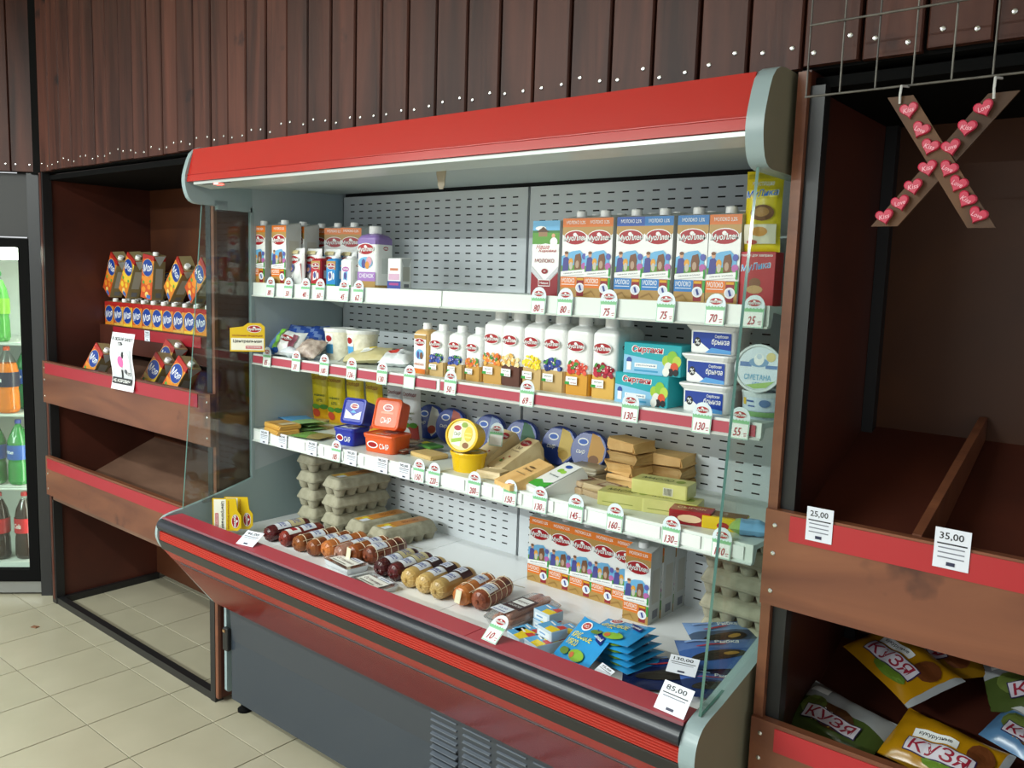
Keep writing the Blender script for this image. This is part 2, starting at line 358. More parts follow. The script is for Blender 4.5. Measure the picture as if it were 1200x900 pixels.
# canopy
fas = [(1.515, 1.972), (1.4940, 1.8892), (1.4900, 1.8882), (1.4898, 1.8868), (1.4928, 1.8858), (1.489, 1.865), (1.515, 1.865), (1.53, 1.972)]
CP('fascia', MB().prism(fas, XL, XR, REDGL, 'yz'), 'red glossy canopy fascia')
CP('canopy_top', MB().box(XL, XR, 1.535, 2.16, 1.955, 1.9705, GREYD)); 
CP('light_trim', MB().prism([(1.497, 1.864), (1.497, 1.855), (1.56, 1.846), (1.575, 1.85), (1.575, 1.864)], XL+.03, XR, mat('BFC7C3', .3, .2), 'yz'))
CP('canopy_underside', MB().prism([(1.575, 1.858), (1.575, 1.866), (2.12, 1.893), (2.12, 1.885)], XL, XR, mat('AEB8B8', .4), 'yz'))
kb = MB().box(-2.56, -2.40, 1.500, 1.53, 1.8535, 1.8565, INK); CP('control_panel', kb)
CP('indicator_lamp', MB().box(-2.49, -2.465, 1.499, 1.52, 1.850, 1.855, emit('led_red', 'FF2018', 6)), 'small glowing red indicator')
q = aty(510, 205, 1.60); CP('hook_plate', MB().prism([(q.x-.016, 1.87), (q.x-.016, 1.85), (q.x-.01, 1.83), (q.x-.01, 1.82), (q.x-.004, 1.81), (q.x+.008, 1.81), (q.x+.014, 1.82), (q.x+.014, 1.83), (q.x+.02, 1.87)], 1.62, 1.623, mat('A89C86', .4)))
# perforated back panels: real slots with a dark duct behind
CP('air_duct', MB().box(XL, XR, 2.15, 2.16, .64, 1.9, mat('14181A', .8)))
SEAM = -1.716
def perforated(x0, x1, z0, z1, y, px=.0505, pz=.0258, sw=.023, sh=.0042):
    nx = int((x1-x0-.03)/px); nz = int((z1-z0-.02)/pz); ox = (x1-x0-nx*px)/2; oz = (z1-z0-nz*pz)/2; t = .0015
    us = [x0]; 
    for i in range(nx): us += [x0+ox+i*px+(px-sw)/2, x0+ox+i*px+(px+sw)/2]
    us.append(x1); ws = [z0]
    for j in range(nz): ws += [z0+oz+j*pz+(pz-sh)/2, z0+oz+j*pz+(pz+sh)/2]
    ws.append(z1); V = [(u, y, w) for w in ws for u in us]; nu = len(us); Fc = []
    for j in range(len(ws)-1):
        for i in range(nu-1):
            if (i % 2) and (j % 2): continue
            Fc.append((j*nu+i, j*nu+i+1, (j+1)*nu+i+1, (j+1)*nu+i))
    m = MB().add(V, Fc, PGREY); m.box(x0, x0+.002, y, y+.012, z0, z1, PGREY); m.box(x1-.002, x1, y, y+.012, z0, z1, PGREY); return m
for a, c in ((XL+.004, SEAM-.003), (SEAM+.003, XR-.004)):
    for k, (z0, z1) in enumerate(((.66, 1.245), (1.248, 1.875))):
        CP('back_panel', perforated(a, c, z0, z1, 2.138), 'grey perforated back panel')
# deck pans
dx = [XL, -2.35, -1.96, -1.566, -1.17, XR]
for a, c in zip(dx[:-1], dx[1:]): CP('deck_pan', MB().box(a+.001, c-.001, 1.452, 2.138, .652, .665, DECK))
CP('deck_front', MB().box(XL, XR, 1.446, 1.452, .60, .752, DECK))
# front edge: red strip, black bumper tube, ribbed red strip, black strip, red skirt
for a, c in ((XL+.006, -1.262), (-1.260, XR-.004)):
    CP('red_ledge', MB().prism([(1.386, .752), (1.386, .757), (1.452, .757), (1.452, .752)], a, c, mat('AE3644', .35), 'yz'), 'dark red price strip along the front ledge')
CP('ledge_trim', MB().prism([(1.383, .750), (1.381, .7535), (1.386, .7575), (1.3865, .752)], XL+.004, XR-.002, mat('8E5A62', .3, .2), 'yz'))
bp = [(1.386+.0, .752)]+[(1.398-.034*math.cos(R(a)), .731+.0245*math.sin(R(a))) for a in range(60, -66, -6)]+[(1.41, .706), (1.41, .752)]
CP('bumper', MB().prism(bp, XL+.001, XR-.001, mat('1E222B', .34), 'yz', None, True), 'black rubber bumper')
rs = []
for k in range(5): rs += [(1.376, .7095-k*.006), (1.3735, .7080-k*.006), (1.3735, .7055-k*.006), (1.376, .704-k*.006)]
CP('ribbed_strip', MB().prism(rs+[(1.40, .680), (1.40, .71)], XL+.001, XR-.001, mat('A82A1E', .35), 'yz'), 'ribbed orange red strip')
CP('lower_strip', MB().prism([(1.372, .6805), (1.372, .677), (1.382, .648), (1.40, .648), (1.40, .6805)], XL+.001, XR-.001, mat('232223', .3), 'yz'))
def on_skirt(t): return (1.384+(1.575-1.384)*t, .648+(.404-.648)*t)
a0, a1, a2 = on_skirt(0), on_skirt(.16), on_skirt(1)
CP('skirt_stripe', MB().prism([a0, a1, (a1[0]+.01, a1[1]+.008), (a0[0]+.01, a0[1]+.008)], XL+.001, XR-.001, mat('B42A1E', .25), 'yz'))
CP('skirt', MB().prism([a1, a2, (a2[0]+.01, a2[1]+.008), (a1[0]+.01, a1[1]+.008)], XL+.001, XR-.001, mat('86231B', .16, 0, .6), 'yz'), 'glossy dark red skirt panel')
# base panel with louvres, latch and feet
fp = CP('front_panel', MB().box(XL+.045, XR+.03, 1.612, 1.625, .045, .41, mat('333B44', .28)), 'dark slate base panel')
slat = MB().prism([(0, 0), (-.011, -.004), (-.0115, -.0065), (0, -.0105)], 0, .098, mat('6A727C', .22, .3), 'yz').mesh('louvre')
gap = MB().box(0, .098, -.0012, 0, -.006, 0, BLACKP).mesh('louvre_slot')
for cx in range(7):
    for rz in range(14):
        link('louvre', slat, fp, (-1.575+.122*cx, 1.6115, .376-.0205*rz)); link('louvre_slot', gap, fp, (-1.575+.122*cx, 1.6115, .3650-.0205*rz))
lt = CP('latch', MB().rbox(.032, .018, .085, BLACKM, .004, .003, Matrix.Translation((-2.608, 1.604, .226))))
part('latch_key', MB().box(-2.618, -2.604, 1.592, 1.600, .296, .306, mat('C9A27A', .25, .9)), lt)
for fx in (-2.56, -1.65, -.8):
    CP('foot', MB().lathe([(.026, 0), (.026, .008), (.015, .014), (.012, .05)], BLACKP, 14, Matrix.Translation((fx, 1.645, 0))))
CP('lower_body', MB().prism([(1.63, .05), (2.15, .05), (2.15, .645), (1.47, .645), (1.42, .60), (1.60, .415)], XL+.05, XR, mat('3A3F45', .5), 'yz'))
# shelves: three rows of two
S1, S2, S3, DK = 1.540, 1.287, 1.0155, .665
SF = 1.737
RAILW = mat('E2EAE4', .3); PINK = mat('B24A58', .3)
for (z, zb, ins) in ((S1, 1.493, None), (S2, 1.251, PINK), (S3, .972, None)):
    for a, c in ((XL+.004, -1.700), (-1.696, -.728)):
        sh = CP('shelf', MB().prism([(SF+.008, z), (2.13, z), (2.13, z-.012), (SF+.02, z-.012), (SF+.012, zb+.004), (SF+.008, zb+.004)], a, c, SHELFG, 'yz'))
        part('price_rail', MB().prism([(SF-.002, z+.002), (SF+.0075, z+.002), (SF+.0075, zb), (SF-.008, zb), (SF-.010, zb+.003), (SF-.003, zb+.006)], a, c, RAILW, 'yz'), sh)
        if ins: part('rail_insert', MB().box(a+.002, c-.012, SF-.0055, SF-.0035, zb+.007, z-.004, ins), sh, (0, 0, 0), (0, 0, 0), 'pink red paper insert')
        else:
            n = 9 if z == S3 else 0
            for k in range(n):
                x0 = a+.01+(c-a-.02)*k/n
                part('ticket_slot', MB().box(x0, x0+(c-a)/n-.012, SF-.0062, SF-.0035, zb+.009, z-.005, mat('EFF3F0', .3)), sh)
        for x in (a+.01, c-.013): part('bracket', MB().prism([(SF+.03, z-.012), (2.13, z-.012), (2.13, z-.09), (SF+.25, z-.035)], x, x+.003, SHELFG, 'yz'), sh)

# ================================================================== DRINKS COOLER (corner, turned 45 degrees)
cool = thing('drinks_cooler', 'tall black framed drinks cooler with glass door and lit shelves', 'cooler', fridge_pt(0, 0, 0), (0, 0, FA))
def FPt(nm, mb, lab=None): return part(nm, mb, cool, (0, 0, 0), (0, 0, 0), lab)
CW = .62; COOLW = mat('D9DCD6', .4)
body = MB(); body.box(-.03, 0, .045, .6, .03, 1.70, BLACKM); body.box(-CW, -CW+.03, .045, .6, .03, 1.70, BLACKM); body.box(-CW, 0, .045, .6, 1.67, 1.70, BLACKM); body.box(-CW, 0, .57, .6, .03, 1.67, BLACKM); body.box(-CW, 0, .045, .57, .03, .075, BLACKM)
FPt('cabinet', body)
lin_ = MB(); lin_.box(-CW+.031, -.031, .55, .57, .075, 1.67, COOLW); lin_.box(-.036, -.031, .05, .55, .075, 1.67, COOLW); lin_.box(-CW+.031, -CW+.036, .05, .55, .075, 1.67, COOLW); lin_.box(-CW+.036, -.036, .05, .55, .12, .15, COOLW); lin_.box(-CW+.036, -.036, .05, .55, 1.655, 1.67, COOLW)
FPt('liner', lin_, 'pale inner liner')
dr = MB(); dr.box(-.046, 0, 0, .04, .07, 1.695, BLACKP); dr.box(-CW, -CW+.046, 0, .04, .07, 1.695, BLACKP); dr.box(-CW+.046, -.046, 0, .04, .07, .128, BLACKP); dr.box(-CW+.046, -.046, 0, .04, 1.655, 1.695, BLACKP)
door = FPt('door', dr, 'black door frame'); part('door_glass', MB().box(-CW+.046, -.046, .018, .024, .128, 1.655, GLASS), door)
FPt('kick_plate', MB().box(-CW, 0, .01, .03, .012, .068, mat('8A8B88', .3, .6)))
FPt('lamp', MB().box(-.2, -.07, .06, .085, 1.60, 1.652, emit('cooler_tube', 'FFFCEE', 12)), 'glowing lamp housing'); FPt('lamp', MB().box(-.056, -.042, .06, .075, .2, 1.6, emit('cooler_tube2', 'FFFCEE', 5)), 'upright light tube')
for z in (1.212, .872, .515):
    w = MB()
    if z < .6:
        for k in range(26): w.tube([(-CW+.04, .07+.018*k, z), (-.04, .07+.018*k, z)], .0022, COOLW, 5)
        w.tube([(-CW+.04, .065, z-.008), (-.04, .065, z-.008)], .005, COOLW, 6)
    else: w.box(-CW+.037, -.037, .065, .54, z-.012, z, COOLW)
    FPt('cooler_shelf', w)
for fx in (-.05, -CW+.05): FPt('foot', MB().lathe([(.02, 0), (.014, .03)], BLACKP, 10, Matrix.Translation((fx, .06, 0))))
FPt('header_panel', MB().box(-CW-.3, .03, .03, .05, 1.705, 1.99, mat('22211F', .5)), 'black panel above the cooler')
FPt('corner_post', MB().box(.004, .055, -.002, .045, 0, 1.99, BLACKM))
def bottle_mesh(liq, lab, cap, h=.31, r=.045, txt=None, fill=.86, shoulder=.6, tcol=WHITE):
    b = MB(); pr = [(r*.72, 0), (r*.9, .006), (r, .02), (r*.97, h*.3), (r*.9, h*.36), (r*.97, h*.42), (r, h*shoulder), (r*.8, h*.75), (r*.42, h*.88), (.0125, h*.92), (.0125, h*.945)]
    b.lathe(pr, [liq if q[1] < h*fill else CLEAR for q in pr[:-1]], 18)
    l = MB(); l.loft([(h*.40, circ(r+.0012, 18)), (h*.62, circ(r+.0012, 18))], lab, True, (False, False))
    if txt:
        def wrap(u, v, n): a = u/r-math.pi/2+.5; return ((r+.001+n)*math.cos(a), (r+.001+n)*math.sin(a), h*.51+v)
        Print(l, wrap, True).text(txt, 0, 0, .024, tcol, .085, .2)
    c = MB().lathe([(.0145, h*.94), (.0145, h*.985), (.012, h)], cap, 14)
    return [('body', b.mesh('body')), ('label_band', l.mesh('label_band')), ('cap', c.mesh('cap'))]
GRN = mat('1E7A35', .12, 0, .6); COLA = mat('2A1710', .1, 0, .6); ORG = mat('E07A10', .15, 0, .6); GRN2 = mat('5CB04A', .12, 0, .6)
cola = bottle_mesh(COLA, mat('B01822', .3), mat('A8141C', .3), .33, .046, 'Coca-Cola'); orange = bottle_mesh(ORG, mat('2C2A3A', .3), mat('E2571C', .3), .318, .05, 'Fanta', .7)
green = bottle_mesh(GRN, mat('1D4FA0', .3), mat('2C3F9A', .3), .318, .05, 'Sprite', .93, .66); lime = bottle_mesh(GRN2, mat('8CC63E', .3), mat('2F8A3A', .3), .33, .045)
Mf = Matrix.Translation(fridge_pt(0, 0, 0)) @ Matrix.Rotation(FA, 4, 'Z')
def in_cooler(s, d, z): return Mf @ Vector((-s, d, z))
DG = 'bottles in the drinks cooler'
thing('drink_bottle', 'cola bottle with red label nearest the cooler door post', 'bottle', in_cooler(.115, .12, .151), (0, 0, R(-35)), DG, None, cola)
thing('drink_bottle', 'cola bottle with red label further from the cooler door post', 'bottle', in_cooler(.228, .11, .151), (0, 0, R(-35)), DG, None, cola)
thing('drink_bottle', 'green soda bottle on the wire shelf nearest the post', 'bottle', in_cooler(.135, .13, .518), (0, 0, R(-35)), DG, None, green)
thing('drink_bottle', 'green soda bottle on the wire shelf away from the post', 'bottle', in_cooler(.245, .13, .518), (0, 0, R(-35)), DG, None, green)
thing('drink_bottle', 'orange soda bottle on the middle cooler shelf', 'bottle', in_cooler(.165, .11, .873), (0, 0, R(-35)), DG, None, orange)
thing('drink_bottle', 'clear green bottle standing behind the orange soda', 'bottle', in_cooler(.135, .24, .873), (0, 0, R(-35)), DG, None, green)
thing('drink_bottle', 'lime green bottle on the top cooler shelf', 'bottle', in_cooler(.195, .12, 1.213), (0, 0, R(-35)), DG, None, lime)

# ================================================================== PRODUCT BUILDERS
def carton_parts(w, d, h, art, cap=True, capr=.0135, lean=.012, side=None, capx=None):
    """brick carton: slanted top, folded ears, screw cap; art(P, w, h) prints the front"""
    b = MB(); S = side or mat('C6C9C6', .35); c = .0025
    sec = [(-w/2+c, -d/2), (w/2-c, -d/2), (w/2, -d/2+c), (w/2, d/2-c), (w/2-c, d/2), (-w/2+c, d/2), (-w/2, d/2-c), (-w/2, -d/2+c)]
    def topz(y): return h-lean*(.5-y/d)
    b.loft([[(x, y, 0) for x, y in sec], [(x, y, topz(y)-.002) for x, y in sec], [(x*.97, y*.97, topz(y)) for x, y in sec]], S, False)
    art(Print(b, front(-d/2)), w, h-lean)
    Pr = Print(b, sideR(w/2)); tan = mat('B08A45', .4)
    Pr.poly([(-d*.48, h-lean-.002), (d*.48, h-.003), (0, h-.05)], mat('C9CDCB', .35)); Pr.rect(-d*.3, h*.25, d*.3, h*.7, mat('BDBBB0', .4)); Pr.rect(-d*.2, h*.05, d*.25, h*.16, mat('7E8088', .5))
    ps = [('body', b.mesh('body'))]
    if cap: ps.append(('cap', MB().lathe([(capr, 0), (capr, .012), (capr*.92, .0155)], CAPW, 14, Matrix.Translation((capx or 0, -d*.12, topz(-d*.12)-.001))).mesh('cap')))
    return ps
TAN = mat('B28C4A', .4); SKY = mat('6FB3DE', .4); COWB = mat('7A5238', .5); SHIRT = mat('4A4A8E', .5); SKIN = mat('D9A684', .5); GRASS = mat('5E9A3E', .5); CLOV = mat('B765A8', .5)
def milk_art(C, C2, pct):
    def art(P, w, h):
        P.rect(-w/2, 0, w/2, h, WHITE); P.rect(-w/2, h*.89, w/2, h, C); P.text('МОЛОКО '+pct, 0, h*.945, h*.05, WHITE, w*.72)
        P.rect(-w/2, h*.78, w/2, h*.89, TAN); P.ell(-w*.0, h*.70, w*.62, h*.10, WHITE, 20) if False else None
        P.poly([(-w/2, h*.66), (w/2, h*.66), (w/2, h*.80), (w*.3, h*.74), (-w*.3, h*.74), (-w/2, h*.80)], WHITE)
        logo(P, 0, h*.755, w*.9)
        P.poly([(-w/2, h*.34), (w*.42, h*.36), (w*.42, h*.52), (w*.2, h*.60), (-w*.1, h*.585), (-w/2, h*.52)], SKY); P.poly([(-w/2, h*.33), (w*.42, h*.36), (w*.42, h*.42), (-w/2, h*.40)], GRASS)
        P.poly([(-w*.46, h*.33), (-w*.22, h*.34), (-w*.2, h*.48), (-w*.28, h*.52), (-w*.42, h*.50)], SHIRT); P.ell(-w*.31, h*.545, w*.07, h*.035, SKIN, 10); P.ell(-w*.31, h*.565, w*.075, h*.02, COWB, 10)
        P.ell(-w*.13, h*.45, w*.09, h*.05, mat('E0A23C', .5), 10); P.ell(-w*.12, h*.40, w*.07, h*.05, mat('C8C0B0', .5), 10)
        P.poly([(w*.02, h*.35), (w*.24, h*.36), (w*.28, h*.48), (w*.22, h*.56), (w*.04, h*.54), (0, h*.46)], COWB); P.ell(w*.12, h*.42, w*.07, h*.05, mat('B59A84', .5), 10)
        P.ell(w*.38, h*.52, w*.09, h*.04, mat('5A62B0', .5), 9); P.ell(w*.38, h*.40, w*.11, h*.045, CLOV, 10); P.ell(w*.44, h*.33, w*.04, h*.06, GREEN, 8)
        P.poly([(-w/2, h*.265), (w*.42, h*.30), (w*.42, h*.36), (-w/2, h*.325)], WHITE); P.text('свежее молоко', -w*.03, h*.312, h*.016, mat('6A6A72'), w*.72, 0, 5)
        P.rect(-w/2, 0, w/2, h*.26, TAN); P.rect(-w/2, h*.125, w*.12, h*.26, C2); P.text('МОЛОКО', -w*.2, h*.215, h*.058, WHITE, w*.5)
        P.rect(-w*.46, h*.16, w*.06, h*.168, WHITE); P.rect(w*.14, h*.02, w*.40, h*.26, DRED); P.rect(w*.15, h*.22, w*.39, h*.25, mat('D9A21E')); P.rect(w*.42, h*.12, w/2, h*.26, GREEN)
        P.ell(w*.27, h*.125, w*.17, h*.062, WHITE, 16); P.ell(w*.27, h*.125, w*.13, h*.048, mat('D8DCEC'), 16); P.rect(w*.24, h*.09, w*.31, h*.16, mat('2B3D86'), 20)
        P.poly([(-w*.5, h*.05), (-w*.2, h*.10), (-w*.05, h*.03), (-w*.05, h*.02), (-w*.2, h*.08), (-w*.5, h*.03)], mat('9A7436'))
    return art
CORG, CBLU = mat('E07722', .35), mat('2E7CC2', .35); CDBL = mat('2257B0', .35)
MW, MD, MH = .0785, .066, .212
milk_o = carton_parts(MW, MD, MH, milk_art(CORG, CORG, '3,2%')); milk_b = carton_parts(MW, MD, MH, milk_art(CBLU, CBLU, '1,5%')); milk_db = carton_parts(MW, MD, MH, milk_art(CDBL, CBLU, '2,5%'))
def tall_art(P, w, h):
    P.rect(-w/2, 0, w/2, h, WHITE); P.rect(-w/2, h*.86, w/2, h, SKY); P.rect(-w/2, h*.69, w/2, h*.86, GRASS); P.ell(-w*.2, h*.9, w*.2, h*.03, WHITE, 12); P.rect(-w/2, h*.84, w/2, h*.87, mat('3F7A42'))
    P.rect(-w*.28, h*.79, w*.05, h*.86, mat('9A7A5A')); P.poly([(-w*.36, h*.85), (w*.12, h*.85), (-w*.1, h*.92)], mat('5A4032')); P.ell(w*.28, h*.80, w*.07, h*.03, SKIN, 8); P.ell(w*.3, h*.72, w*.14, h*.06, WHITE, 12)
    P.poly([(-w/2, h*.66), (0, h*.70), (w/2, h*.66), (w/2, h*.60), (-w/2, h*.60)], WHITE)
    P.text('Наша', -w*.1, h*.655, h*.06, RED, w*.5, .4); P.text('Коровка', w*.08, h*.60, h*.05, RED, w*.66, .4); P.text('МОЛОКО', -w*.02, h*.47, h*.05, DRED, w*.72)
    P.poly([(-w/2, h*.40), (-w/2, h*.33), (0, h*.15), (w/2, h*.33), (w/2, h*.40), (0, h*.2)], mat('C9CBD0')); P.poly([(-w/2, 0), (w/2, 0), (w/2, h*.32), (0, h*.12), (-w/2, h*.32)], DRED)
    P.ell(0, h*.33, w*.12, h*.035, DRED, 14); P.text('2,5', 0, h*.33, h*.025, WHITE); P.rect(-w*.22, h*.13, w*.22, h*.22, WHITE); P.rect(-w*.2, h*.14, w*.2, h*.21, DRED); P.text('Наша', 0, h*.175, h*.03, WHITE, w*.3)
tallbox = carton_parts(.086, .06, .20, tall_art, False, side=mat('CFD6D8', .35), lean=.004)
def place(u, v, Y, z, yaw=0): q = aty(u, v, Y); return (q.x, Y, z), (0, 0, R(yaw))
def put(name, label, cat, parts, x, y, z, yaw=0, group=None, rot=None):
    return thing(name, label, cat, (x, y, z), rot or (0, 0, R(yaw)), group, None, parts)
# ---- top shelf, right half: milk cartons
FR = 1.782
def fx(u, v, Y=FR): return aty(u, v, Y).x
put('milk_box', 'tall white and red milk box with a farmhouse picture on the top shelf', 'carton', tallbox, fx(637, 349), FR+.03, S1, 2)
row = [(671, 350, milk_o, 'orange topped milk carton beside the white and red milk box', 3), (699, 351, milk_o, 'orange topped milk carton next to the blue topped row', 1), (735, 352, milk_db, 'dark blue topped milk carton on the top shelf', 2),
       (768, 353, milk_b, 'light blue topped milk carton touching the dark blue one', -1), (807, 355, milk_b, 'blue topped milk carton standing alone between gap and orange carton', 1), (845, 357, milk_o, 'orange topped milk carton beside the yellow snack bag', -1)]
for u, v, pm_, lb, yw in row: put('milk_carton', lb, 'carton', pm_, fx(u, v), FR+MD/2, S1, yw)
for k, (u, v, pm_, lb, yw) in enumerate(row):
    put('milk_carton', 'second row milk carton behind the '+['first orange', 'second orange', 'dark blue', 'touching light blue', 'lone blue', 'last orange'][k]+' one of the top shelf', 'carton', pm_, fx(u, v)-.012, FR+MD*1.5+.02+.006*(k % 3), S1, random.uniform(-3, 3))
def bag_parts(L, Wd, T, zone, art=None, wr=.0, seed=0, nx=18, ny=10, crimp=.06, power=2.6, bot=None, name='bag'):
    """pillow pack lying flat: length L along x, width along y, printed face up"""
    rnd = random.Random(seed); ph = [rnd.uniform(0, 6.28) for _ in range(6)]
    def hh(a, b):
        e = max(0, 1-(abs(a)/(1-crimp))**power) if abs(a) < 1-crimp else 0
        f = max(0, 1-abs(b)**power)
        base = T/2*(e**.5)*(f**.5)
        return base*(1+wr*(math.sin(5*a+ph[0]+2*b)+.6*math.sin(9*b+ph[1]-3*a)+.5*math.sin(14*a+ph[2])))+wr*.004*math.sin(18*b+ph[3])*(abs(a) > .8)
    def edge(a, b): return (L/2*a*(1+wr*.04*math.sin(4*b+ph[4])), Wd/2*b*(1-.05*(1-a*a))*(1+wr*.05*math.sin(5*a+ph[5])))
    b_ = MB(); A = [-1+2*i/nx for i in range(nx+1)]; B = [-1+2*j/ny for j in range(ny+1)]; off = T/2
    for sgn in (1, -1):
        k = len(b_.v)
        for a in A:
            for b in B: x, y = edge(a, b); b_.v.append((x, y, off+sgn*hh(a, b)))
        for i in range(nx):
            for j in range(ny):
                q = (k+i*(ny+1)+j, k+(i+1)*(ny+1)+j, k+(i+1)*(ny+1)+j+1, k+i*(ny+1)+j+1)
                b_.f.append(q if sgn > 0 else q[::-1]); b_.fs.append(True)
                b_.fm.append(b_.mi(zone((A[i]+A[i+1])/2, (B[j]+B[j+1])/2) if sgn > 0 or bot is None else bot))
    if art:
        art(Print(b_, lambda u, v, n: (u, v, off+hh(max(-1, min(1, u/(L/2))), max(-1, min(1, v/(Wd/2))))+n), True, .0012), L, Wd)
    return b_
YEL = mat('E8D21C', .3); BLU = mat('1F4FA8', .3); LBL = mat('4FA3DC', .3)
def snack_art(P, L, Wd):        # print turned: u is the pack's height
    P.rect(L*.40, -Wd*.42, L*.46, Wd*.42, mat('C9B81A')); P.text('хрустящие', L*.33, 0, Wd*.14, WHITE, Wd*.6, .2, -90); P.rect(L*.16, -Wd*.40, L*.27, Wd*.40, YEL)
    P.text('МуЛика', L*.21, 0, Wd*.24, WHITE, Wd*.88, .2, -86); P.text('МуЛика', L*.21, 0, Wd*.22, mat('1E6FD0'), Wd*.84, .2, -86)
    P.ell(-L*.02, -Wd*.05, L*.10, Wd*.30, mat('7A5030'), 16); P.ell(-L*.01, -Wd*.04, L*.06, Wd*.2, mat('B98A50'), 14); P.rect(-L*.40, -Wd*.42, -L*.16, Wd*.42, mat('D8D3BE')); P.ell(-L*.25, 0, L*.06, Wd*.22, mat('C48A3C'), 14); P.ell(-L*.38, Wd*.2, L*.03, Wd*.15, mat('A83A2E'), 10)
sb_ = bag_parts(.175, .085, .03, lambda a, b: YEL, snack_art, .12, 3).mesh('snack_bag')
q = aty(886, 345, 1.80)
def redbox_art(P, w, h):
    P.rect(-w/2, 0, w/2, h, mat('B9202A', .35)); P.text('МуЛика', 0, h*.72, h*.17, WHITE, w*.8, .2, 8); P.text('МуЛика', 0, h*.72, h*.155, LBL, w*.77, .2, 8); P.text('хлопья для завтрака', 0, h*.93, h*.05, WHITE, w*.85)
    P.ell(0, h*.42, w*.16, h*.10, mat('8A5A3A'), 12); P.ell(0, h*.30, w*.22, h*.08, mat('C9A06A'), 12)
rb = MB().rbox(.088, .05, .118, mat('B9202A', .35), .003, .0015); redbox_art(Print(rb, front(-.025)), .086, .117)
thing('cereal_box', 'small red box under the yellow snack bag on the top shelf', 'box', (q.x, 1.812, S1), (0, 0, R(2)), None, rb.mesh('cereal_box'))
thing('snack_bag', 'yellow snack bag standing on the small red box', 'bag', (q.x+.004, 1.815, S1+.1175+.0875), (R(-90), R(-90), R(182)), None, sb_)
# ---- shaped bottles and small cartons
def tetra_parts(w, h, bands, art, capr=.017, neck=.78, side=None):
    """carton bottle: square body, round shoulder, wide screw cap. bands: (top fraction, material)"""
    d = w*.95; b = MB(); secs = []; ms = []; sh = h*neck
    zs = [0]+[sh*f for f, m in bands]
    for i, z in enumerate(zs):
        secs.append((z, rrect(w, d, w*.16, 4)))
        if i: ms.append(bands[i-1][1])
    rr = rrect(w, d, w*.16, 4); n = len(rr)
    def mixc(t, r): 
        out = []
        for (x, y) in rr: a = math.atan2(y, x); out.append((x*(1-t)+r*math.cos(a)*t, y*(1-t)+r*math.sin(a)*t))
        return out
    for t, z, r in ((.15, sh+h*.025, w*.47), (.6, sh+h*.065, w*.40), (1, sh+h*.10, capr*1.08)): secs.append((z, mixc(t, r))); ms.append(bands[-1][1])
    b.loft(secs, ms, True, (True, True)); art(Print(b, front(-d/2), False, .0005), w*.86, sh)
    Pr = Print(b, sideR(w/2), False, .0005); Pr.rect(-d*.22, sh*.3, d*.3, sh*.62, mat('D5DAD6')); logo(Pr, 0, sh*.82, w*.3, 0, True)
    c = MB().lathe([(capr, h*.855), (capr, h*.985), (capr*.9, h)], CAPW, 18)
    return [('body', b.mesh('body')), ('cap', c.mesh('cap'))]
def fruit_art(cols, leaf, band, card=True, logo_v=.80):
    def art(P, w, s):
        rnd = random.Random(len(cols)+int(w*1e5)+sum(map(ord, cols[0])) % 7); P.rect(-w/2, s*.02, w/2, s*.36, band)
        for k in range(34):
            u = rnd.uniform(-.48, .42)*w; v = s*(.36+.19*rnd.random()*(1-abs(u/w)*.6)); P.ell(u, v, w*.095, w*.095, mat(rnd.choice(cols), .3), 9)
        for k in range(4): P.ell(rnd.uniform(-.4, .4)*w, s*rnd.uniform(.42, .56), w*.11, w*.055, leaf, 8, rnd.uniform(0, 180))
        for k in range(7): P.ell(rnd.uniform(-.4, .4)*w, s*rnd.uniform(.4, .54), w*.03, w*.03, mat('F0D8D0', .3), 6)
        logo(P, -w*.04, s*logo_v, w*.86)
        if card: P.rect(-w*.46, s*.17, w*.08, s*.30, WHITE); P.rect(-w*.5, s*.17, -w*.28, s*.215, GREEN); P.text('йогурт', -w*.16, s*.26, s*.03, mat('55606A'), w*.38, .2); P.text('питьевой', -w*.1, s*.20, s*.02, mat('B05050'), w*.26)
    return art
LEAF = mat('3F8A34', .4); BEIGE = mat('C8A86E', .45); WICK = mat('C99A4C', .45); CHOC = mat('5A3020', .4); HONEY = mat('D89A2A', .4); CORN = mat('E0B050', .4)
WB = mat('EEF0EE', .35)
kinds = {'peach': (['E08A2C', 'D8602A', 'F0B050', 'E87A30'], LEAF, WICK), 'grain': (['E6C06A', 'F0D890', 'D8A040', 'F4E2B0'], mat('E2B860'), CHOC), 'vanilla': (['F2D21E', 'F7E24A', 'E8BC10'], mat('F5DC30'), BEIGE),
         'blueberry': (['2E3F8E', '3B52A6', '232F6A', '4A62B4'], LEAF, BEIGE), 'strawberry': (['D8402E', 'C8302A', 'E8604A'], LEAF, HONEY), 'cherry': (['A81C30', 'C02840', '8E1428'], LEAF, CORN)}
def yog(kind, w, h):
    c, l, bd = kinds[kind]; return tetra_parts(w, h, [(.36, bd), (1, WB)], fruit_art(c, l, bd), w*.25)
big = {k: yog(k, .0745, .205) for k in kinds}; small = {k: yog(k, .062, .155) for k in ('blueberry', 'peach')}
FY = 1.785
tall_row = [(575, 447, 'peach', 'tall drinking yogurt carton bottle with peaches and woven basket print'), (597, 450, 'grain', 'tall yogurt carton bottle with grain picture and dark brown base'), (622, 455, 'vanilla', 'tall yogurt carton bottle with yellow vanilla flower'),
            (646, 459, 'blueberry', 'tall yogurt carton bottle with blueberries between vanilla and strawberry ones'), (673, 462, 'strawberry', 'tall yogurt carton bottle with strawberries'), (704, 466, 'cherry', 'tall yogurt carton bottle with red cherries beside the turquoise boxes')]
for u, v, k, lb in tall_row: put('yogurt_bottle', lb, 'bottle', big[k], fx(u, v, FY), FY+.04, S2, random.uniform(-4, 4))
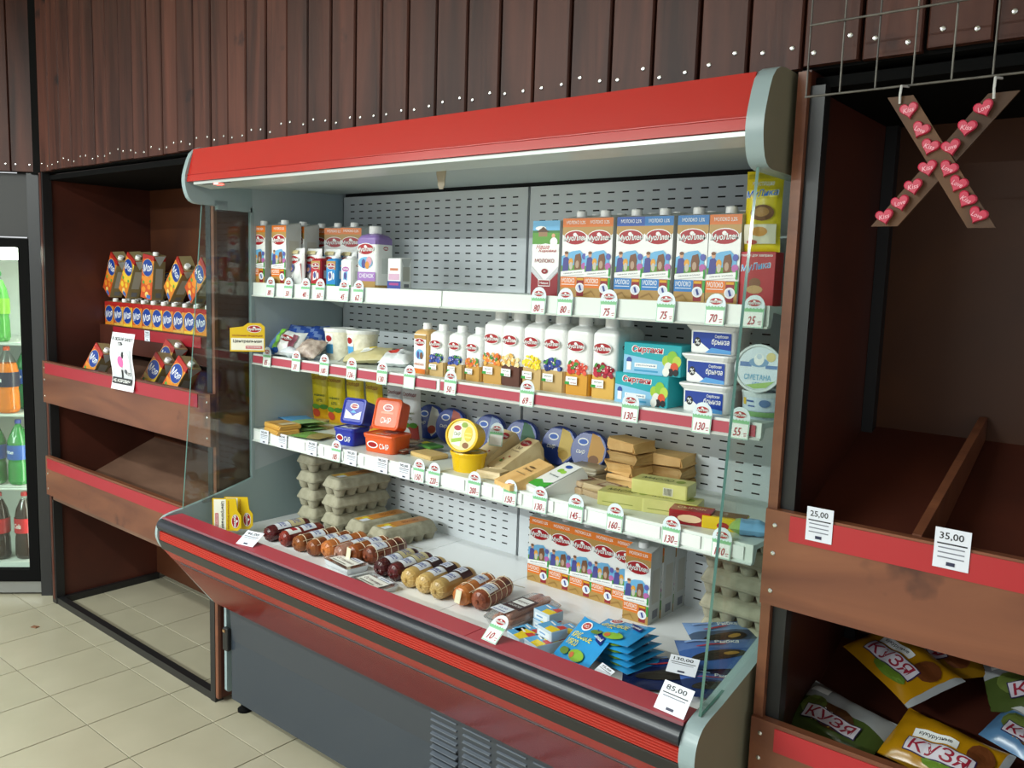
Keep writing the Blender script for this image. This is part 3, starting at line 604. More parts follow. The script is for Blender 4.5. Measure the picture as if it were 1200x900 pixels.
for i, (u, v, k, lb) in enumerate(tall_row): put('yogurt_bottle', 'second row yogurt carton bottle standing behind the tall '+k+' one', 'bottle', big[k], fx(u, v, FY)-.012, FY+.128, S2, random.uniform(-5, 5))
def kefir_art(P, w, s):
    P.rect(-w/2, s*.02, w/2, s, WHITE); P.rect(-w/2, s*.88, w/2, s*.98, TAN); logo(P, -w*.02, s*.80, w*.86); P.ell(0, s*.5, w*.34, s*.13, SKY, 14); P.ell(-w*.12, s*.48, w*.1, s*.1, SHIRT, 10); P.ell(w*.16, s*.47, w*.14, s*.09, COWB, 10)
    P.rect(-w/2, s*.02, w*.5, s*.14, CORG); P.text('РЯЖЕНКА', -w*.02, s*.25, s*.06, mat('D06A2A'), w*.8)
small['kefir'] = tetra_parts(.062, .155, [(1, mat('D8B070', .4))], kefir_art, .0135)
for u, v, k, lb in ((491, 436, 'kefir', 'small tan carton bottle with farm picture at the end of the yogurt row'), (510, 439, 'blueberry', 'small blueberry yogurt bottle beside the tan carton bottle'), (532, 442, 'blueberry', 'small blueberry yogurt bottle beside the small peach bottle'), (553, 446, 'peach', 'small peach yogurt bottle next to the tall peach bottle')):
    put('yogurt_bottle', lb, 'bottle', small[k], fx(u, v, FY), FY+.033, S2, random.uniform(-3, 5))
# ---- top shelf, left half
for u, v, lb in ((302, 333, 'orange topped milk carton against the left end panel of the case'), (326, 334, 'orange topped milk carton second from the left end panel')): put('milk_carton', lb, 'carton', milk_o, fx(u, v, 1.752)+.004, 1.752+MD/2, S1, 2)
for k, u in enumerate((348, 366, 385, 404)): put('milk_carton', ['first', 'second', 'third', 'last'][k]+' milk carton of the turned row behind the small pouches', 'carton', milk_o, fx(u, 320, 1.90), 1.945, S1, 24)
for k, u in enumerate((302, 326)): put('milk_carton', ['milk carton hidden behind the first orange one at the left end panel', 'milk carton hidden behind the second orange one from the left end panel'][k], 'carton', milk_o, fx(u, 333, 1.752)+.006, 1.752+MD*1.5+.008, S1, 1)
def pouch_art(P, L, Wd):
    P.poly([(-L*.44, -Wd*.42), (-L*.44, Wd*.42), (L*.1, -Wd*.42)][::-1], RED); logo(P, L*.18, Wd*.02, Wd*.7, -90); P.ell(-L*.05, Wd*.1, L*.12, Wd*.22, mat('5A62A0'), 12); P.ell(-L*.08, Wd*.1, L*.06, Wd*.1, SKIN, 10)
    P.text('КЕФИР', -L*.28, 0, Wd*.2, WHITE, Wd*.7, .2, -90); P.rect(L*.34, -Wd*.3, L*.44, Wd*.3, mat('C8BC8E'))
pouch = bag_parts(.125, .082, .036, lambda a, b: WHITE, pouch_art, .1, 5).mesh('kefir_pouch')
for k, u in enumerate((350, 370, 388, 404)):
    q = aty(u, 331, 1.80+.012*(k > 0)+.028*k); thing('kefir_pouch', ['white and red kefir pouch standing in front on the top shelf', 'white pouch tucked behind the small red carton', 'white pouch tucked behind the small blue carton', 'last white pouch in the row behind the small cartons'][k], 'pouch', (q.x, 1.815+.04*k, S1+.0625), (R(-90), R(-90), R(178)), None, pouch)
def small_art(C, alt=False):
    def art(P, w, s):
        P.rect(-w/2, 0, w/2, s, C); P.poly([(-w/2, s*.75), (w/2, s*.65), (w/2, s), (-w/2, s)], TAN if not alt else WHITE); logo(P, 0, s*.8, w*.9) if not alt else (P.ell(-w*.05, s*.68, w*.36, s*.1, CLOV, 14), P.text('сметана', -w*.05, s*.68, s*.06, WHITE, w*.5))
        P.poly([(-w*.3, s*.2), (w*.1, s*.25), (w*.15, s*.6), (-w*.25, s*.55)], WHITE if not alt else SKY); P.ell(-w*.08, s*.42, w*.15, s*.14, SHIRT, 10); P.ell(w*.28, s*.4, w*.1, s*.14, WHITE, 10); P.rect(-w/2, 0, w/2, s*.07, GREEN)
    return art
sm_red = tetra_parts(.05, .098, [(1, mat('B8222C', .35))], small_art(mat('B8222C', .35)), .0145, .84); sm_blu = tetra_parts(.05, .098, [(1, mat('2C8ED0', .35))], small_art(mat('2C8ED0', .35)), .0145, .84); sm_wht = tetra_parts(.052, .1, [(1, WB)], small_art(WB, True), .0145, .84)
for u, v, p_, lb in ((369, 336, sm_red, 'small red carton bottle on the top shelf'), (387, 338, sm_blu, 'small light blue carton bottle on the top shelf'), (405, 339, sm_wht, 'small white carton bottle with a pink oval on the top shelf')): put('cream_carton', lb, 'carton', p_, fx(u, v, 1.79), 1.815, S1, 5)
def snow_art(P, w, s):
    P.rect(-w/2, s*.9, w/2, s*.98, mat('8A70B0')); P.rect(-w/2, s*.02, w/2, s*.14, TAN); P.rect(-w/2, s*.14, w/2, s*.33, mat('A678C0')); P.text('СНЕЖОК', 0, s*.25, s*.09, WHITE, w*.8); logo(P, -w*.05, s*.8, w*.95); P.ell(-w*.05, s*.52, w*.4, s*.12, SKY, 14); P.ell(-w*.15, s*.5, w*.12, s*.1, SHIRT, 10); P.ell(w*.15, s*.55, w*.16, s*.1, mat('D8A0B0'), 10); P.ell(w*.05, s*.47, w*.12, s*.08, mat('D8903A'), 10)
put('yogurt_bottle', 'large white carton bottle with purple band on the top shelf', 'bottle', tetra_parts(.086, .195, [(.06, TAN), (.90, WB), (1, mat('8A70B0', .35))], snow_art, .020), fx(428, 338, 1.785), 1.825, S1, 8)
def mini_art(P, w, h): P.rect(-w/2, 0, w/2, h*.26, mat('3A4A9A')); P.rect(-w*.4, h*.3, w*.4, h*.5, mat('D8B0C8')); P.rect(-w*.3, h*.6, w*.3, h*.68, mat('C87A5A')); P.rect(-w*.35, h*.12, w*.35, h*.2, mat('B04A8A'))
put('cream_carton', 'small white box with blue and pink base beside the purple banded bottle', 'carton', carton_parts(.056, .05, .098, mini_art, False, side=WB, lean=.004), fx(461, 339, 1.80), 1.825, S1, 4)

# ---- tubs
def tub_rect(w, d, h, m, lidm, art=None, lidart=None, taper=.88, lip=.004):
    b = MB().loft([(0, rrect(w*taper, d*taper, w*.12, 3)), (.003, rrect(w*taper+.004, d*taper+.004, w*.12, 3)), (h-.012, rrect(w-.004, d-.004, w*.13, 3))], m, True)
    if art: art(Print(b, lambda u, v, n: (u, -(d*taper/2+(d*(1-taper)/2-.002)*(v/(h-.012)))-n-.0012, v)), w*taper, h-.014)
    l = MB().loft([(h-.014, rrect(w, d, w*.14, 3)), (h-.004, rrect(w+lip, d+lip, w*.14, 3)), (h-.001, rrect(w+lip-.002, d+lip-.002, w*.14, 3)), (h, rrect(w-.006, d-.006, w*.13, 3)), (h-.003, rrect(w-.014, d-.014, w*.12, 3))], lidm, False)
    if lidart: lidart(Print(l, top(h-.003)), w, d)
    return [('tub', b.mesh('tub')), ('lid', l.mesh('lid'))]
def tub_round(r, h, m, lidm, lidart=None, taper=.85, ry=1., art=None):
    def cc(q, n=28): return circ(q, n, q*ry)
    b = MB().loft([(0, cc(r*taper)), (h-.008, cc(r*.97))], m, True)
    if art: art(Print(b, lambda u, v, n: ((r*(taper+(.97-taper)*v/h)+n+.0006)*math.sin(u/r), -(r*(taper+(.97-taper)*v/h)+n+.0006)*math.cos(u/r)*ry, v), True), r, h)
    l = MB().loft([(h-.012, cc(r*1.0)), (h-.003, cc(r*1.04)), (h, cc(r*1.02)), (h, cc(r*.93)), (h-.003, cc(r*.91))], lidm, False)
    if lidart: lidart(Print(l, top(h-.003)), r)
    return [('tub', b.mesh('tub')), ('lid', l.mesh('lid'))]
# clear salad tubs
CURD = noisy('curd', 'D6D2BC', 'EDEAD8', (60, 60, 60), .5, .3, 4, .4)
def curd_art(P, r, h): P.rect(-r*.95, h*.2, -r*.15, h*.85, WHITE); P.rect(-r*.95, h*.2, -r*.15, h*.5, LBL); P.ell(-r*.5, h*.68, r*.28, h*.1, LOGO, 14)
curd = tub_round(.055, .108, CURD, WB, None, .80, 1, curd_art)
q = atz(391, 421, S2); put('curd_tub', 'clear curd tub with white lid, the nearer to the rail', 'tub', curd, q.x, q.y+.028, S2, 30)
q = aty(425, 411, 1.885); put('curd_tub', 'clear curd tub with white lid standing behind the other', 'tub', curd, q.x, 1.885, S2, 20)
# bags of curd and noodles at the left of the middle shelf
def rest(o, z):
    """drop or lift a thing so that its lowest point stands on z"""
    M = o.rotation_euler.to_matrix(); ms = [o.data] if o.data else [c.data for c in o.children]
    o.location.z = z-min((M @ v.co).z for m_ in ms for v in m_.vertices); return o
def layY(mesh, name, label, cat, u, Y, z, yaw=0, tilt=(0, 0), group=None, dz=0):
    q = aty(u, 420, Y); return rest(thing(name, label, cat, (q.x, Y, z), (R(tilt[0]), R(tilt[1]), R(yaw)), group, mesh), z+dz)
def lay(mesh, name, label, cat, u, v, z, yaw=0, dz=0, tilt=(0, 0), group=None, dy=0):
    q = atz(u, v, z); k = (q.y+dy)/q.y; o = thing(name, label, cat, (q.x*k, q.y+dy, z), (R(tilt[0]), R(tilt[1]), R(yaw)), group, mesh); return rest(o, z+dz)
def gb_art(P, L, Wd): logo(P, L*.15, 0, Wd*.5); P.rect(-L*.2, -Wd*.45, -L*.08, Wd*.45, mat('7AC23E')); P.rect(L*.28, -Wd*.3, L*.4, Wd*.2, mat('8A4A5A'))
layY(bag_parts(.13, .11, .055, lambda a, b: mat('5E86B8', .25) if a < -.3 else WHITE, gb_art, .18, 8).mesh('cheese_bag'), 'cheese_bag', 'white and blue bag with a green stripe by the left end of the middle shelf', 'bag', 340, 1.815, S2, 15, (45, 0))
layY(bag_parts(.16, .13, .05, lambda a, b: mat('2A4C9E', .25) if (a+b) % .7 > .25 else mat('6C86BC', .25), None, .22, 9).mesh('cheese_bag'), 'cheese_bag', 'crumpled blue bag lying behind the curd tubs', 'bag', 360, 1.91, S2, 25, (50, 0))
layY(bag_parts(.10, .07, .035, lambda a, b: mat('1E56B0', .25), None, .2, 10).mesh('cheese_bag'), 'cheese_bag', 'small blue bag at the left end of the middle shelf', 'bag', 326, 1.785, S2, -20)
layY(bag_parts(.09, .05, .03, lambda a, b: mat('D8DEE4', .25), None, .22, 12).mesh('cheese_bag'), 'cheese_bag', 'small clear white bag in front of the green striped bag', 'bag', 343, 1.768, S2, 20)
MINCE = noisy('mince', '8E7A70', 'C2B4A8', (45, 45, 45), .35, .3, 4, .5)
layY(bag_parts(.10, .09, .05, lambda a, b: MINCE, None, .15, 13).mesh('vacuum_pack'), 'vacuum_pack', 'greyish vacuum pack beside the front curd tub', 'pack', 367, 1.795, S2, 10, (35, 0))
CHS = noisy('pale_cheese', 'D6C98E', 'E6DCAA', (20, 20, 20), .3, .15, 4, .5)
def ch_art(P, L, Wd): P.rect(-L*.12, -Wd*.2, L*.10, Wd*.14, WHITE, 12); P.rect(-L*.02, Wd*.1, L*.12, Wd*.2, mat('E8D23A'), 12); P.rect(-L*.08, -Wd*.1, L*.05, -Wd*.06, mat('8088A0'), 12)
lay(bag_parts(.19, .11, .04, lambda a, b: CHS if abs(a) < .8 else CLEAR, ch_art, .1, 14).mesh('vacuum_pack'), 'vacuum_pack', 'pale yellow cheese braid vacuum pack with a white sticker', 'pack', 435, 429, S2, 18, 0, (14, -6), None, .04)
def rw_art(P, L, Wd): P.ell(-L*.15, Wd*.1, L*.2, Wd*.18, mat('C8382E'), 14); P.ell(L*.15, -Wd*.1, L*.12, Wd*.12, mat('C8CCD0'), 12); P.ell(L*.05, Wd*.2, L*.1, Wd*.1, mat('D8604A'), 10)
lay(bag_parts(.11, .09, .045, lambda a, b: mat('E6EAEC', .2), rw_art, .15, 15).mesh('cheese_bag'), 'cheese_bag', 'white bag with red print next to the small bottles', 'bag', 468, 432, S2, 20, 0, (20, 0), None, .04)
# turquoise cheese boxes
TURQ = mat('1FA5B0', .3)
def sirt_art(P, w, h):
    P.rect(-w/2, 0, w/2, h, TURQ); P.poly([(-w/2, 0), (w*.2, 0), (w*.25, h*.45), (-w/2, h*.62)], mat('8CC4E6')); P.text('Сиртаки', -w*.08, h*.8, h*.29, WHITE, w*.57, .1, 0, .07); P.text('Сиртаки', -w*.08, h*.8, h*.25, mat('B0142A'), w*.54, .1, 0, .03)
    P.rect(-w*.3, h*.22, w*.1, h*.36, WHITE); P.text('рассольный', -w*.1, h*.29, h*.08, mat('3A6A9A'), w*.34); P.rect(-w*.3, h*.08, w*.12, h*.14, mat('3A9AC8')); P.ell(-w*.4, h*.42, w*.05, h*.12, mat('2A4A9A'), 10); P.rect(-w*.44, h*.1, -w*.36, h*.38, WHITE)
    for (a, c, r, k) in ((.26, .5, .10, 'A8C83A'), (.36, .62, .12, '8ABF3C'), (.44, .5, .1, 'B8D050'), (.30, .28, .1, 'E8E8E0'), (.40, .3, .09, 'D8502E'), (.34, .14, .07, '1E1E22'), (.43, .14, .06, '202024'), (.26, .14, .08, 'F0EEE6')): P.ell(w*a, h*c, w*r*.75, h*r*1.9, mat(k, .35), 12)
def boxm(w, d, h, m, art, r=.002, tp=None):
    b = MB().rbox(w, d, h, m, r, .0012); art(Print(b, front(-d/2)), w-.003, h-.002)
    if tp: tp(Print(b, top(h)), w, d)
    return b.mesh('box')
sirt = boxm(.155, .09, .075, TURQ, sirt_art)
q = aty(753, 474, 1.775); thing('cheese_box', 'lower turquoise salad cheese box with red lettering', 'box', (q.x-.005, 1.82, S2), (0, 0, R(-3)), None, sirt)
thing('cheese_box', 'upper turquoise salad cheese box stacked on the other', 'box', (q.x+.012, 1.828, S2+.0752), (0, 0, R(3)), None, sirt)
# white cheese tubs
def bryn_art(P, w, h):
    P.rect(-w*.44, h*.05, w*.44, h*.92, mat('1B3F9C', .3)); P.poly([(-w*.44, h*.05), (-w*.44, h*.4), (-w*.3, h*.55), (-w*.05, h*.2), (w*.2, h*.12), (w*.2, h*.05)], WHITE); P.poly([(-w*.15, h*.05), (w*.44, h*.05), (w*.44, h*.2), (0, h*.28)], mat('5AA0DC', .3)); P.ell(-w*.33, h*.5, w*.08, h*.2, INK, 12); P.text('%', -w*.33, h*.5, h*.22, WHITE)
    P.text('Сербская', w*.22, h*.76, h*.16, WHITE, w*.3); P.text('брынза', w*.2, h*.52, h*.3, WHITE, w*.4, .15)
bryn = tub_rect(.118, .105, .068, WB, WB, bryn_art, lambda P, w, d: P.rect(-w*.36, -d*.36, w*.36, d*.36, mat('4A6480', .4)), .9, .014)
q = aty(822, 486, 1.772)
for k, (dx_, dy_, yw) in enumerate(((0, 0, 2), (.002, .004, -1), (.006, .01, 3))): put('cheese_tub', ['bottom', 'middle', 'top'][k]+' white tub with blue label in the stack of three', 'tub', bryn, q.x+dx_, 1.825+dy_, S2+.0685*k, yw)
# sour cream tubs by the right glass
def sm_lid(P, r):
    P.ell(0, 0, r*.9, r*.9, mat('D8E4EE', .3), 28); P.rect(-r*.8, r*.05, -r*.3, r*.25, mat('5A80B8')); P.rect(r*.3, 0, r*.8, r*.15, mat('5A80B8')); P.ell(0, r*.25, r*.42, r*.2, mat('7AA0C8'), 18); P.ell(0, r*.38, r*.22, r*.26, WHITE, 16); P.ell(0, r*.5, r*.12, r*.12, mat('C9D8E8'), 12)
    P.ell(r*.5, r*.5, r*.2, r*.2, mat('D8C88A'), 14); P.text('СМЕТАНА', 0, -r*.38, r*.24, mat('5AA8D0'), r*1.15); P.text('15%', 0, -r*.68, r*.18, mat('4A90C8')); P.poly([(-r*.5, -r*.74), (r*.75, -r*.5), (r*.4, -r*.8), (-r*.1, -r*.88)], mat('9CC06A'))
smet = tub_round(.052, .06, glassy('frosted_tub', (.80, .86, .9, 1), 1.4, .25, .25), mat('D4DDE0', .3), sm_lid, .86)
q = aty(888, 480, 1.80)
def sm_side(P, r, h): P.rect(-r*1.1, h*.3, r*1.1, h*.8, mat('C8D6E2')); P.rect(-r*.8, h*.5, -r*.55, h*.75, mat('D8B43A')); P.rect(-r*.5, h*.62, -r*.1, h*.68, mat('3A5A9A')); P.rect(-r*.4, h*.45, -r*.05, h*.5, mat('3A5A9A')); P.rect(-r*1.1, h*.1, r*1.1, h*.28, mat('7AA86A')); P.ell(r*.4, h*.6, r*.25, h*.14, mat('5A7AA8'), 12)
smet2 = tub_round(.05, .062, mat('B8C8D4', .25), mat('D4DDE0', .3), sm_lid, .9, 1, sm_side)
put('sour_cream_tub', 'sour cream tub standing upright below the round white lid', 'tub', smet2, q.x+.0, 1.835, S2, 0)
rest(put('sour_cream_tub', 'sour cream tub lying on its side showing its round white and blue lid', 'tub', smet, q.x-.002, 1.835, S2+.062+.054, 0, None, (R(84), 0, R(6))), S2+.062)

# ================================================================== THIRD SHELF
def flat(w, d, h, m, art=None, jit=.0, seed=1, nm='pack'):
    """soft flat pack: low rounded slab, slightly crumpled"""
    rnd = random.Random(seed); b = MB(); rr = rrect(w, d, min(w, d)*.06, 2); n = len(rr)
    def ring(z, k): return [(x*k+rnd.uniform(-jit, jit), y*k+rnd.uniform(-jit, jit), z+rnd.uniform(-jit, jit)*.6) for x, y in rr]
    r0, r1, r2, r3 = ring(0, .97), ring(h*.25, 1), ring(h*.75, 1), ring(h, .95)
    zmin = min(p[2] for p in r0); r0 = [(x, y, 0) for x, y, z in r0]
    b.loft([r0, r1, r2, r3], m, False)
    if art: art(Print(b, top(max(p[2] for p in r3)+.0004)), w*.94, d*.94)
    return b.mesh(nm)
PLANKP = mat('D2A24E', .35)
slices = flat(.12, .085, .016, PLANKP, lambda P, w, d: (P.rect(-w*.4, -d*.4, w*.1, d*.4, mat('C79A50')), P.rect(w*.15, -d*.35, w*.45, d*.35, mat('D8C8A0'))), .0015, 2)
lay(slices, 'cheese_slices', 'tan cheese slice pack at the left end of the third shelf, bottom one', 'pack', 330, 508, S3, -12, 0, (0, 0), None, .015)
lay(slices, 'cheese_slices', 'tan cheese slice pack lying on the other tan pack', 'pack', 331, 508, S3, -8, .0165, (0, 0), None, .02)
for k, (c, u, v, yw, z) in enumerate((('3A86C0', 356, 506, -6, .0), ('2F7FC4', 358, 505, 2, .012), ('4C9AD2', 352, 506, -14, .024))):
    lay(bag_parts(.17, .11, .011, lambda a, b, c=c: mat(c, .25) if a < .4 else mat('8FB87A', .25), None, .1, 20+k, 12, 8).mesh('slice_pack'), 'slice_pack', ['bottom blue flat pack in the fanned stack', 'middle blue flat pack in the fanned stack', 'top blue flat pack in the fanned stack'][k], 'pack', u, v, S3, yw, z, (0, 0), None, .05)
lay(bag_parts(.13, .10, .014, lambda a, b: mat('6E9A48', .25) if a < .2 else mat('9A8A58', .3), None, .12, 25, 12, 8).mesh('slice_pack'), 'slice_pack', 'green flat pack in front of the blue fanned stack', 'pack', 366, 515, S3, 14, 0, (0, 0), None, .02)
lay(flat(.10, .07, .012, CHS, None, .001, 6), 'cheese_slices', 'pale slice pack behind the fanned blue packs', 'pack', 375, 503, S3, 10, 0, (0, 0), None, .10)
def tub_lid(txt, base, pal):
    def art(P, w, d):
        P.rect(-w*.40, -d*.40, w*.40, d*.40, base); P.ell(0, d*.2, w*.2, d*.12, WHITE, 16); P.ell(0, d*.2, w*.16, d*.09, LOGO, 16); P.text('МуоЛлен', 0, d*.2, d*.07, WHITE, w*.28)
        if txt: P.rect(-w*.24, d*.0, w*.24, d*.06, mat('E8A890')); P.text(txt, 0, -d*.22, d*.2, WHITE, w*.4)
        else: P.poly([(-w*.36, -d*.3), (w*.36, -d*.3), (w*.36, d*.02), (w*.1, -d*.12), (0, -d*.2), (-w*.1, -d*.12), (-w*.36, d*.04)], WHITE); P.poly([(-w*.14, -d*.06), (w*.14, -d*.06), (0, d*.06)], LBL)
    return art
def tub_front(txt):
    def art(P, w, h): P.ell(-w*.2, h*.55, w*.2, h*.26, WHITE, 14); P.ell(-w*.2, h*.55, w*.16, h*.18, LOGO, 14); P.text(txt or 'АА', w*.22, h*.5, h*.4, WHITE, w*.34)
    return art
TBLU = mat('1E2FA0', .28); TORG = mat('DE5A22', .28)
btub = tub_rect(.092, .085, .06, TBLU, TBLU, tub_front('СЫР'), tub_lid('', TBLU, 0)); otub = tub_rect(.10, .10, .062, TORG, TORG, tub_front('СЫР'), tub_lid('СЫР', TORG, 0)); otub2 = tub_rect(.13, .10, .06, TORG, TORG, tub_front('СЫР'), tub_lid('СЫР', TORG, 0))
q = aty(400, 521, 1.775); put('cheese_tub', 'dark blue square cheese tub standing flat on the shelf', 'tub', btub, q.x, 1.82, S3, 6); bx, by = q.x, 1.82
rest(put('cheese_tub', 'dark blue square cheese tub tipped up to show its lid', 'tub', btub, bx+.008, by+.045, S3+.0595+.046, 0, None, (R(72), 0, R(10))), S3+.0598)
q = aty(436, 528, 1.775); put('cheese_tub', 'orange cheese tub standing flat under the tipped one', 'tub', otub2, q.x+.012, 1.83, S3, 8)
rest(put('cheese_tub', 'orange cheese tub tipped up to show its lid', 'tub', otub, q.x-.004, 1.885, S3+.06+.05, 0, None, (R(72), 0, R(12))), S3+.0602)
HAM = noisy('cold_cuts', 'A08878', 'C8B4A0', (26, 26, 10), .2, .1, 5, .6)
for k, (u, v, yw, z, c) in enumerate(((468, 531, 5, 0, HAM), (478, 527, 20, .012, HAM))):
    lay(bag_parts(.15, .11, .012, lambda a, b: HAM if abs(a) < .7 and abs(b) < .8 else CLEAR, lambda P, L, Wd: P.ell(L*.1, -Wd*.15, L*.2, Wd*.18, mat('D8CCB8', .3), 14), .15, 30+k, 12, 8).mesh('vacuum_pack'), 'vacuum_pack', ['clear pack of sliced meat beside the orange tubs', 'clear pack of sliced meat on top of the other one'][k], 'pack', u, v, S3, yw, z, (0, 0), None, .02)
lay(flat(.10, .055, .008, mat('4E8A3C', .3), lambda P, w, d: (P.rect(-w*.4, -d*.3, -w*.1, d*.3, mat('D8D23A')), P.rect(0, -d*.2, w*.3, d*.3, mat('2F5F34'))), .001, 8), 'cheese_slices', 'small green carded pack beside the yellow tubs', 'pack', 502, 531, S3, -12, .014, (0, 0), None, .03)
lay(flat(.11, .07, .014, mat('D8B878', .35), None, .002, 9), 'cheese_slices', 'tan carded pack under the small green pack', 'pack', 503, 538, S3, -8, 0, (0, 0), None, .025)
YT = mat('E8BE10', .25)
def ytl(P, r):
    P.ell(0, 0, r*.86, r*.86*.9, mat('E9E0A0', .3), 24); P.poly([(-r*.6, -r*.5), (-r*.05, -r*.6), (-r*.05, r*.68), (-r*.5, r*.5)], mat('F0EFE2')); P.ell(-r*.32, r*.36, r*.24, r*.14, LOGO, 14); P.text('СЫР', -r*.3, r*.05, r*.2, mat('5A7A3A'), r*.4); P.poly([(-r*.65, -r*.25), (0, -r*.1), (0, -r*.3), (-r*.6, -r*.45)], mat('9CC03A'))
    P.ell(r*.4, r*.1, r*.26, r*.4, mat('E6C83A'), 14); P.ell(r*.3, -r*.5, r*.2, r*.16, mat('8A5A2A'), 12); P.ell(r*.1, r*.55, r*.2, r*.14, mat('8AA83A'), 10); P.rect(r*.2, -r*.1, r*.6, -r*.02, mat('F2E27A')); P.rect(r*.2, r*.1, r*.6, r*.16, mat('F2E27A'))
ytub = tub_round(.056, .058, YT, YT, ytl, .84, .86)
q = aty(534, 549, 1.765); put('cheese_tub', 'yellow oval cheese tub standing flat near the price rail', 'tub', ytub, q.x, 1.82, S3, 8)
rest(put('cheese_tub', 'yellow oval cheese tub tipped up to show its printed lid', 'tub', ytub, q.x-.006, 1.84, S3+.0585+.050, 0, None, (R(78), 0, R(8))), S3+.058)
# back row: dressing packs and round cheese packs
def dp_art(C, ink, foot):
    def art(P, L, Wd):
        P.text('Слобода', L*.33, 0, Wd*.2, mat('9A5A20') if ink is None else ink, Wd*.7, .2, -90); P.ell(L*.3, 0, L*.03, Wd*.34, mat('A8642A', .4), 10) if False else None
        P.text('майонез', L*.02, 0, Wd*.12, mat('5A6A2A'), Wd*.55, 0, -90); P.text('67%', -L*.08, 0, Wd*.14, mat('5A6A2A'), Wd*.3, 0, -90)
        P.rect(-L*.46, -Wd*.42, -L*.2, Wd*.42, foot); P.ell(-L*.2, -Wd*.2, L*.05, Wd*.2, mat('4E8A2E'), 10); P.ell(-L*.2, Wd*.18, L*.05, Wd*.22, mat('5E9A34'), 10); P.ell(-L*.32, Wd*.2, L*.08, Wd*.2, mat('C84A2E') if ink is None else WHITE, 12)
    return art
YP = mat('CDB81E', .28); WP = mat('D5DADC', .28)
yp = bag_parts(.21, .085, .035, lambda a, b: YP, dp_art(YP, None, mat('E0A81C', .3)), .06, 40).mesh('dressing_pouch'); wp = bag_parts(.20, .075, .035, lambda a, b: WP, dp_art(WP, mat('8A3A3A'), mat('A03A34', .3)), .06, 41).mesh('dressing_pouch')
def stand(mesh, name, label, cat, u, v, Y, z, h, yaw=0, group=None, back=-6):
    q = aty(u, v, Y); o = thing(name, label, cat, (q.x, Y, z+h/2), (R(-90+back), R(-90), R(180+yaw)), group, mesh); o.rotation_mode = 'QUATERNION'
    o.rotation_quaternion = Matrix.Rotation(R(yaw), 4, 'Z').to_quaternion() @ Matrix.Rotation(R(-back), 4, 'X').to_quaternion() @ Matrix.Rotation(R(90), 4, 'X').to_quaternion() @ Matrix.Rotation(R(90), 4, 'Z').to_quaternion()
    M = o.rotation_quaternion.to_matrix(); o.location.z = z-min((M @ w.co).z for w in mesh.vertices); return o
for k, u in enumerate((380, 398, 421, 444)): stand(yp, 'dressing_pouch', ['yellow dressing pouch nearest the left end panel', 'second yellow dressing pouch from the left end panel', 'third yellow dressing pouch, behind the tipped blue tub', 'last yellow dressing pouch, next to the white pouches'][k], 'pouch', u, 480, 2.03-.01*k, S3, .21, 20-6*k)
for k, u in enumerate((468, 486)): stand(wp, 'dressing_pouch', ['white dressing pouch with red base beside the yellow ones', 'white dressing pouch with red base beside the round packs'][k], 'pouch', u, 490, 2.02, S3, .2, 14)
def rnd_art(c2, c3):
    def art(P, r):
        P.ell(0, 0, r*.96, r*.96, mat('1C3C92', .28), 28); P.poly([(r*.1, r*.92), (r*.55, r*.75), (r*.9, r*.2), (r*.85, -r*.4), (r*.4, -r*.86), (r*.0, -r*.3)], c2); P.ell(r*.35, -r*.45, r*.3, r*.25, c3, 12); P.ell(-r*.35, r*.42, r*.3, r*.2, WHITE, 14); P.ell(-r*.35, r*.42, r*.24, r*.13, mat('3A6ACA'), 14); P.text('сыр', -r*.42, -r*.12, r*.24, WHITE, r*.5, .2)
    return art
def roundpack(c2, c3):
    b = MB().lathe([(.058, 0), (.061, .004), (.061, .022), (.058, .026)], mat('22409A', .28), 26); rnd_art(c2, c3)(Print(b, top(.026)), .059); return b.mesh('round_pack')
rp = [roundpack(mat('D8D8CC'), mat('B0503A')), roundpack(mat('B85A4A'), mat('D8C08A')), roundpack(mat('8AA0C8'), mat('C8CEE0')), roundpack(mat('2F6A4A'), mat('8AA85A')), roundpack(mat('E0C060'), mat('C8A03A')), roundpack(mat('D8A24A'), mat('8A5A2A'))]
for k, (u, v, lb) in enumerate(((501, 490, 'round blue cheese pack with cream half beside the white pouches'), (526, 494, 'round blue cheese pack with reddish half behind the yellow tubs'), (571, 499, 'round blue cheese pack with pale blue half behind the kraft wedges'), (609, 501, 'round blue cheese pack with dark green half behind the kraft wedges'), (654, 506, 'round blue cheese pack with yellow half on the back of the shelf'), (689, 512, 'round blue cheese pack with orange half beside the kraft paper stacks'))):
    q = aty(u, v, 2.07); o = thing('round_cheese_pack', lb, 'pack', (q.x, 2.095, S3+.05), (R(76), 0, R(8)), None, rp[k]); rest(o, S3)
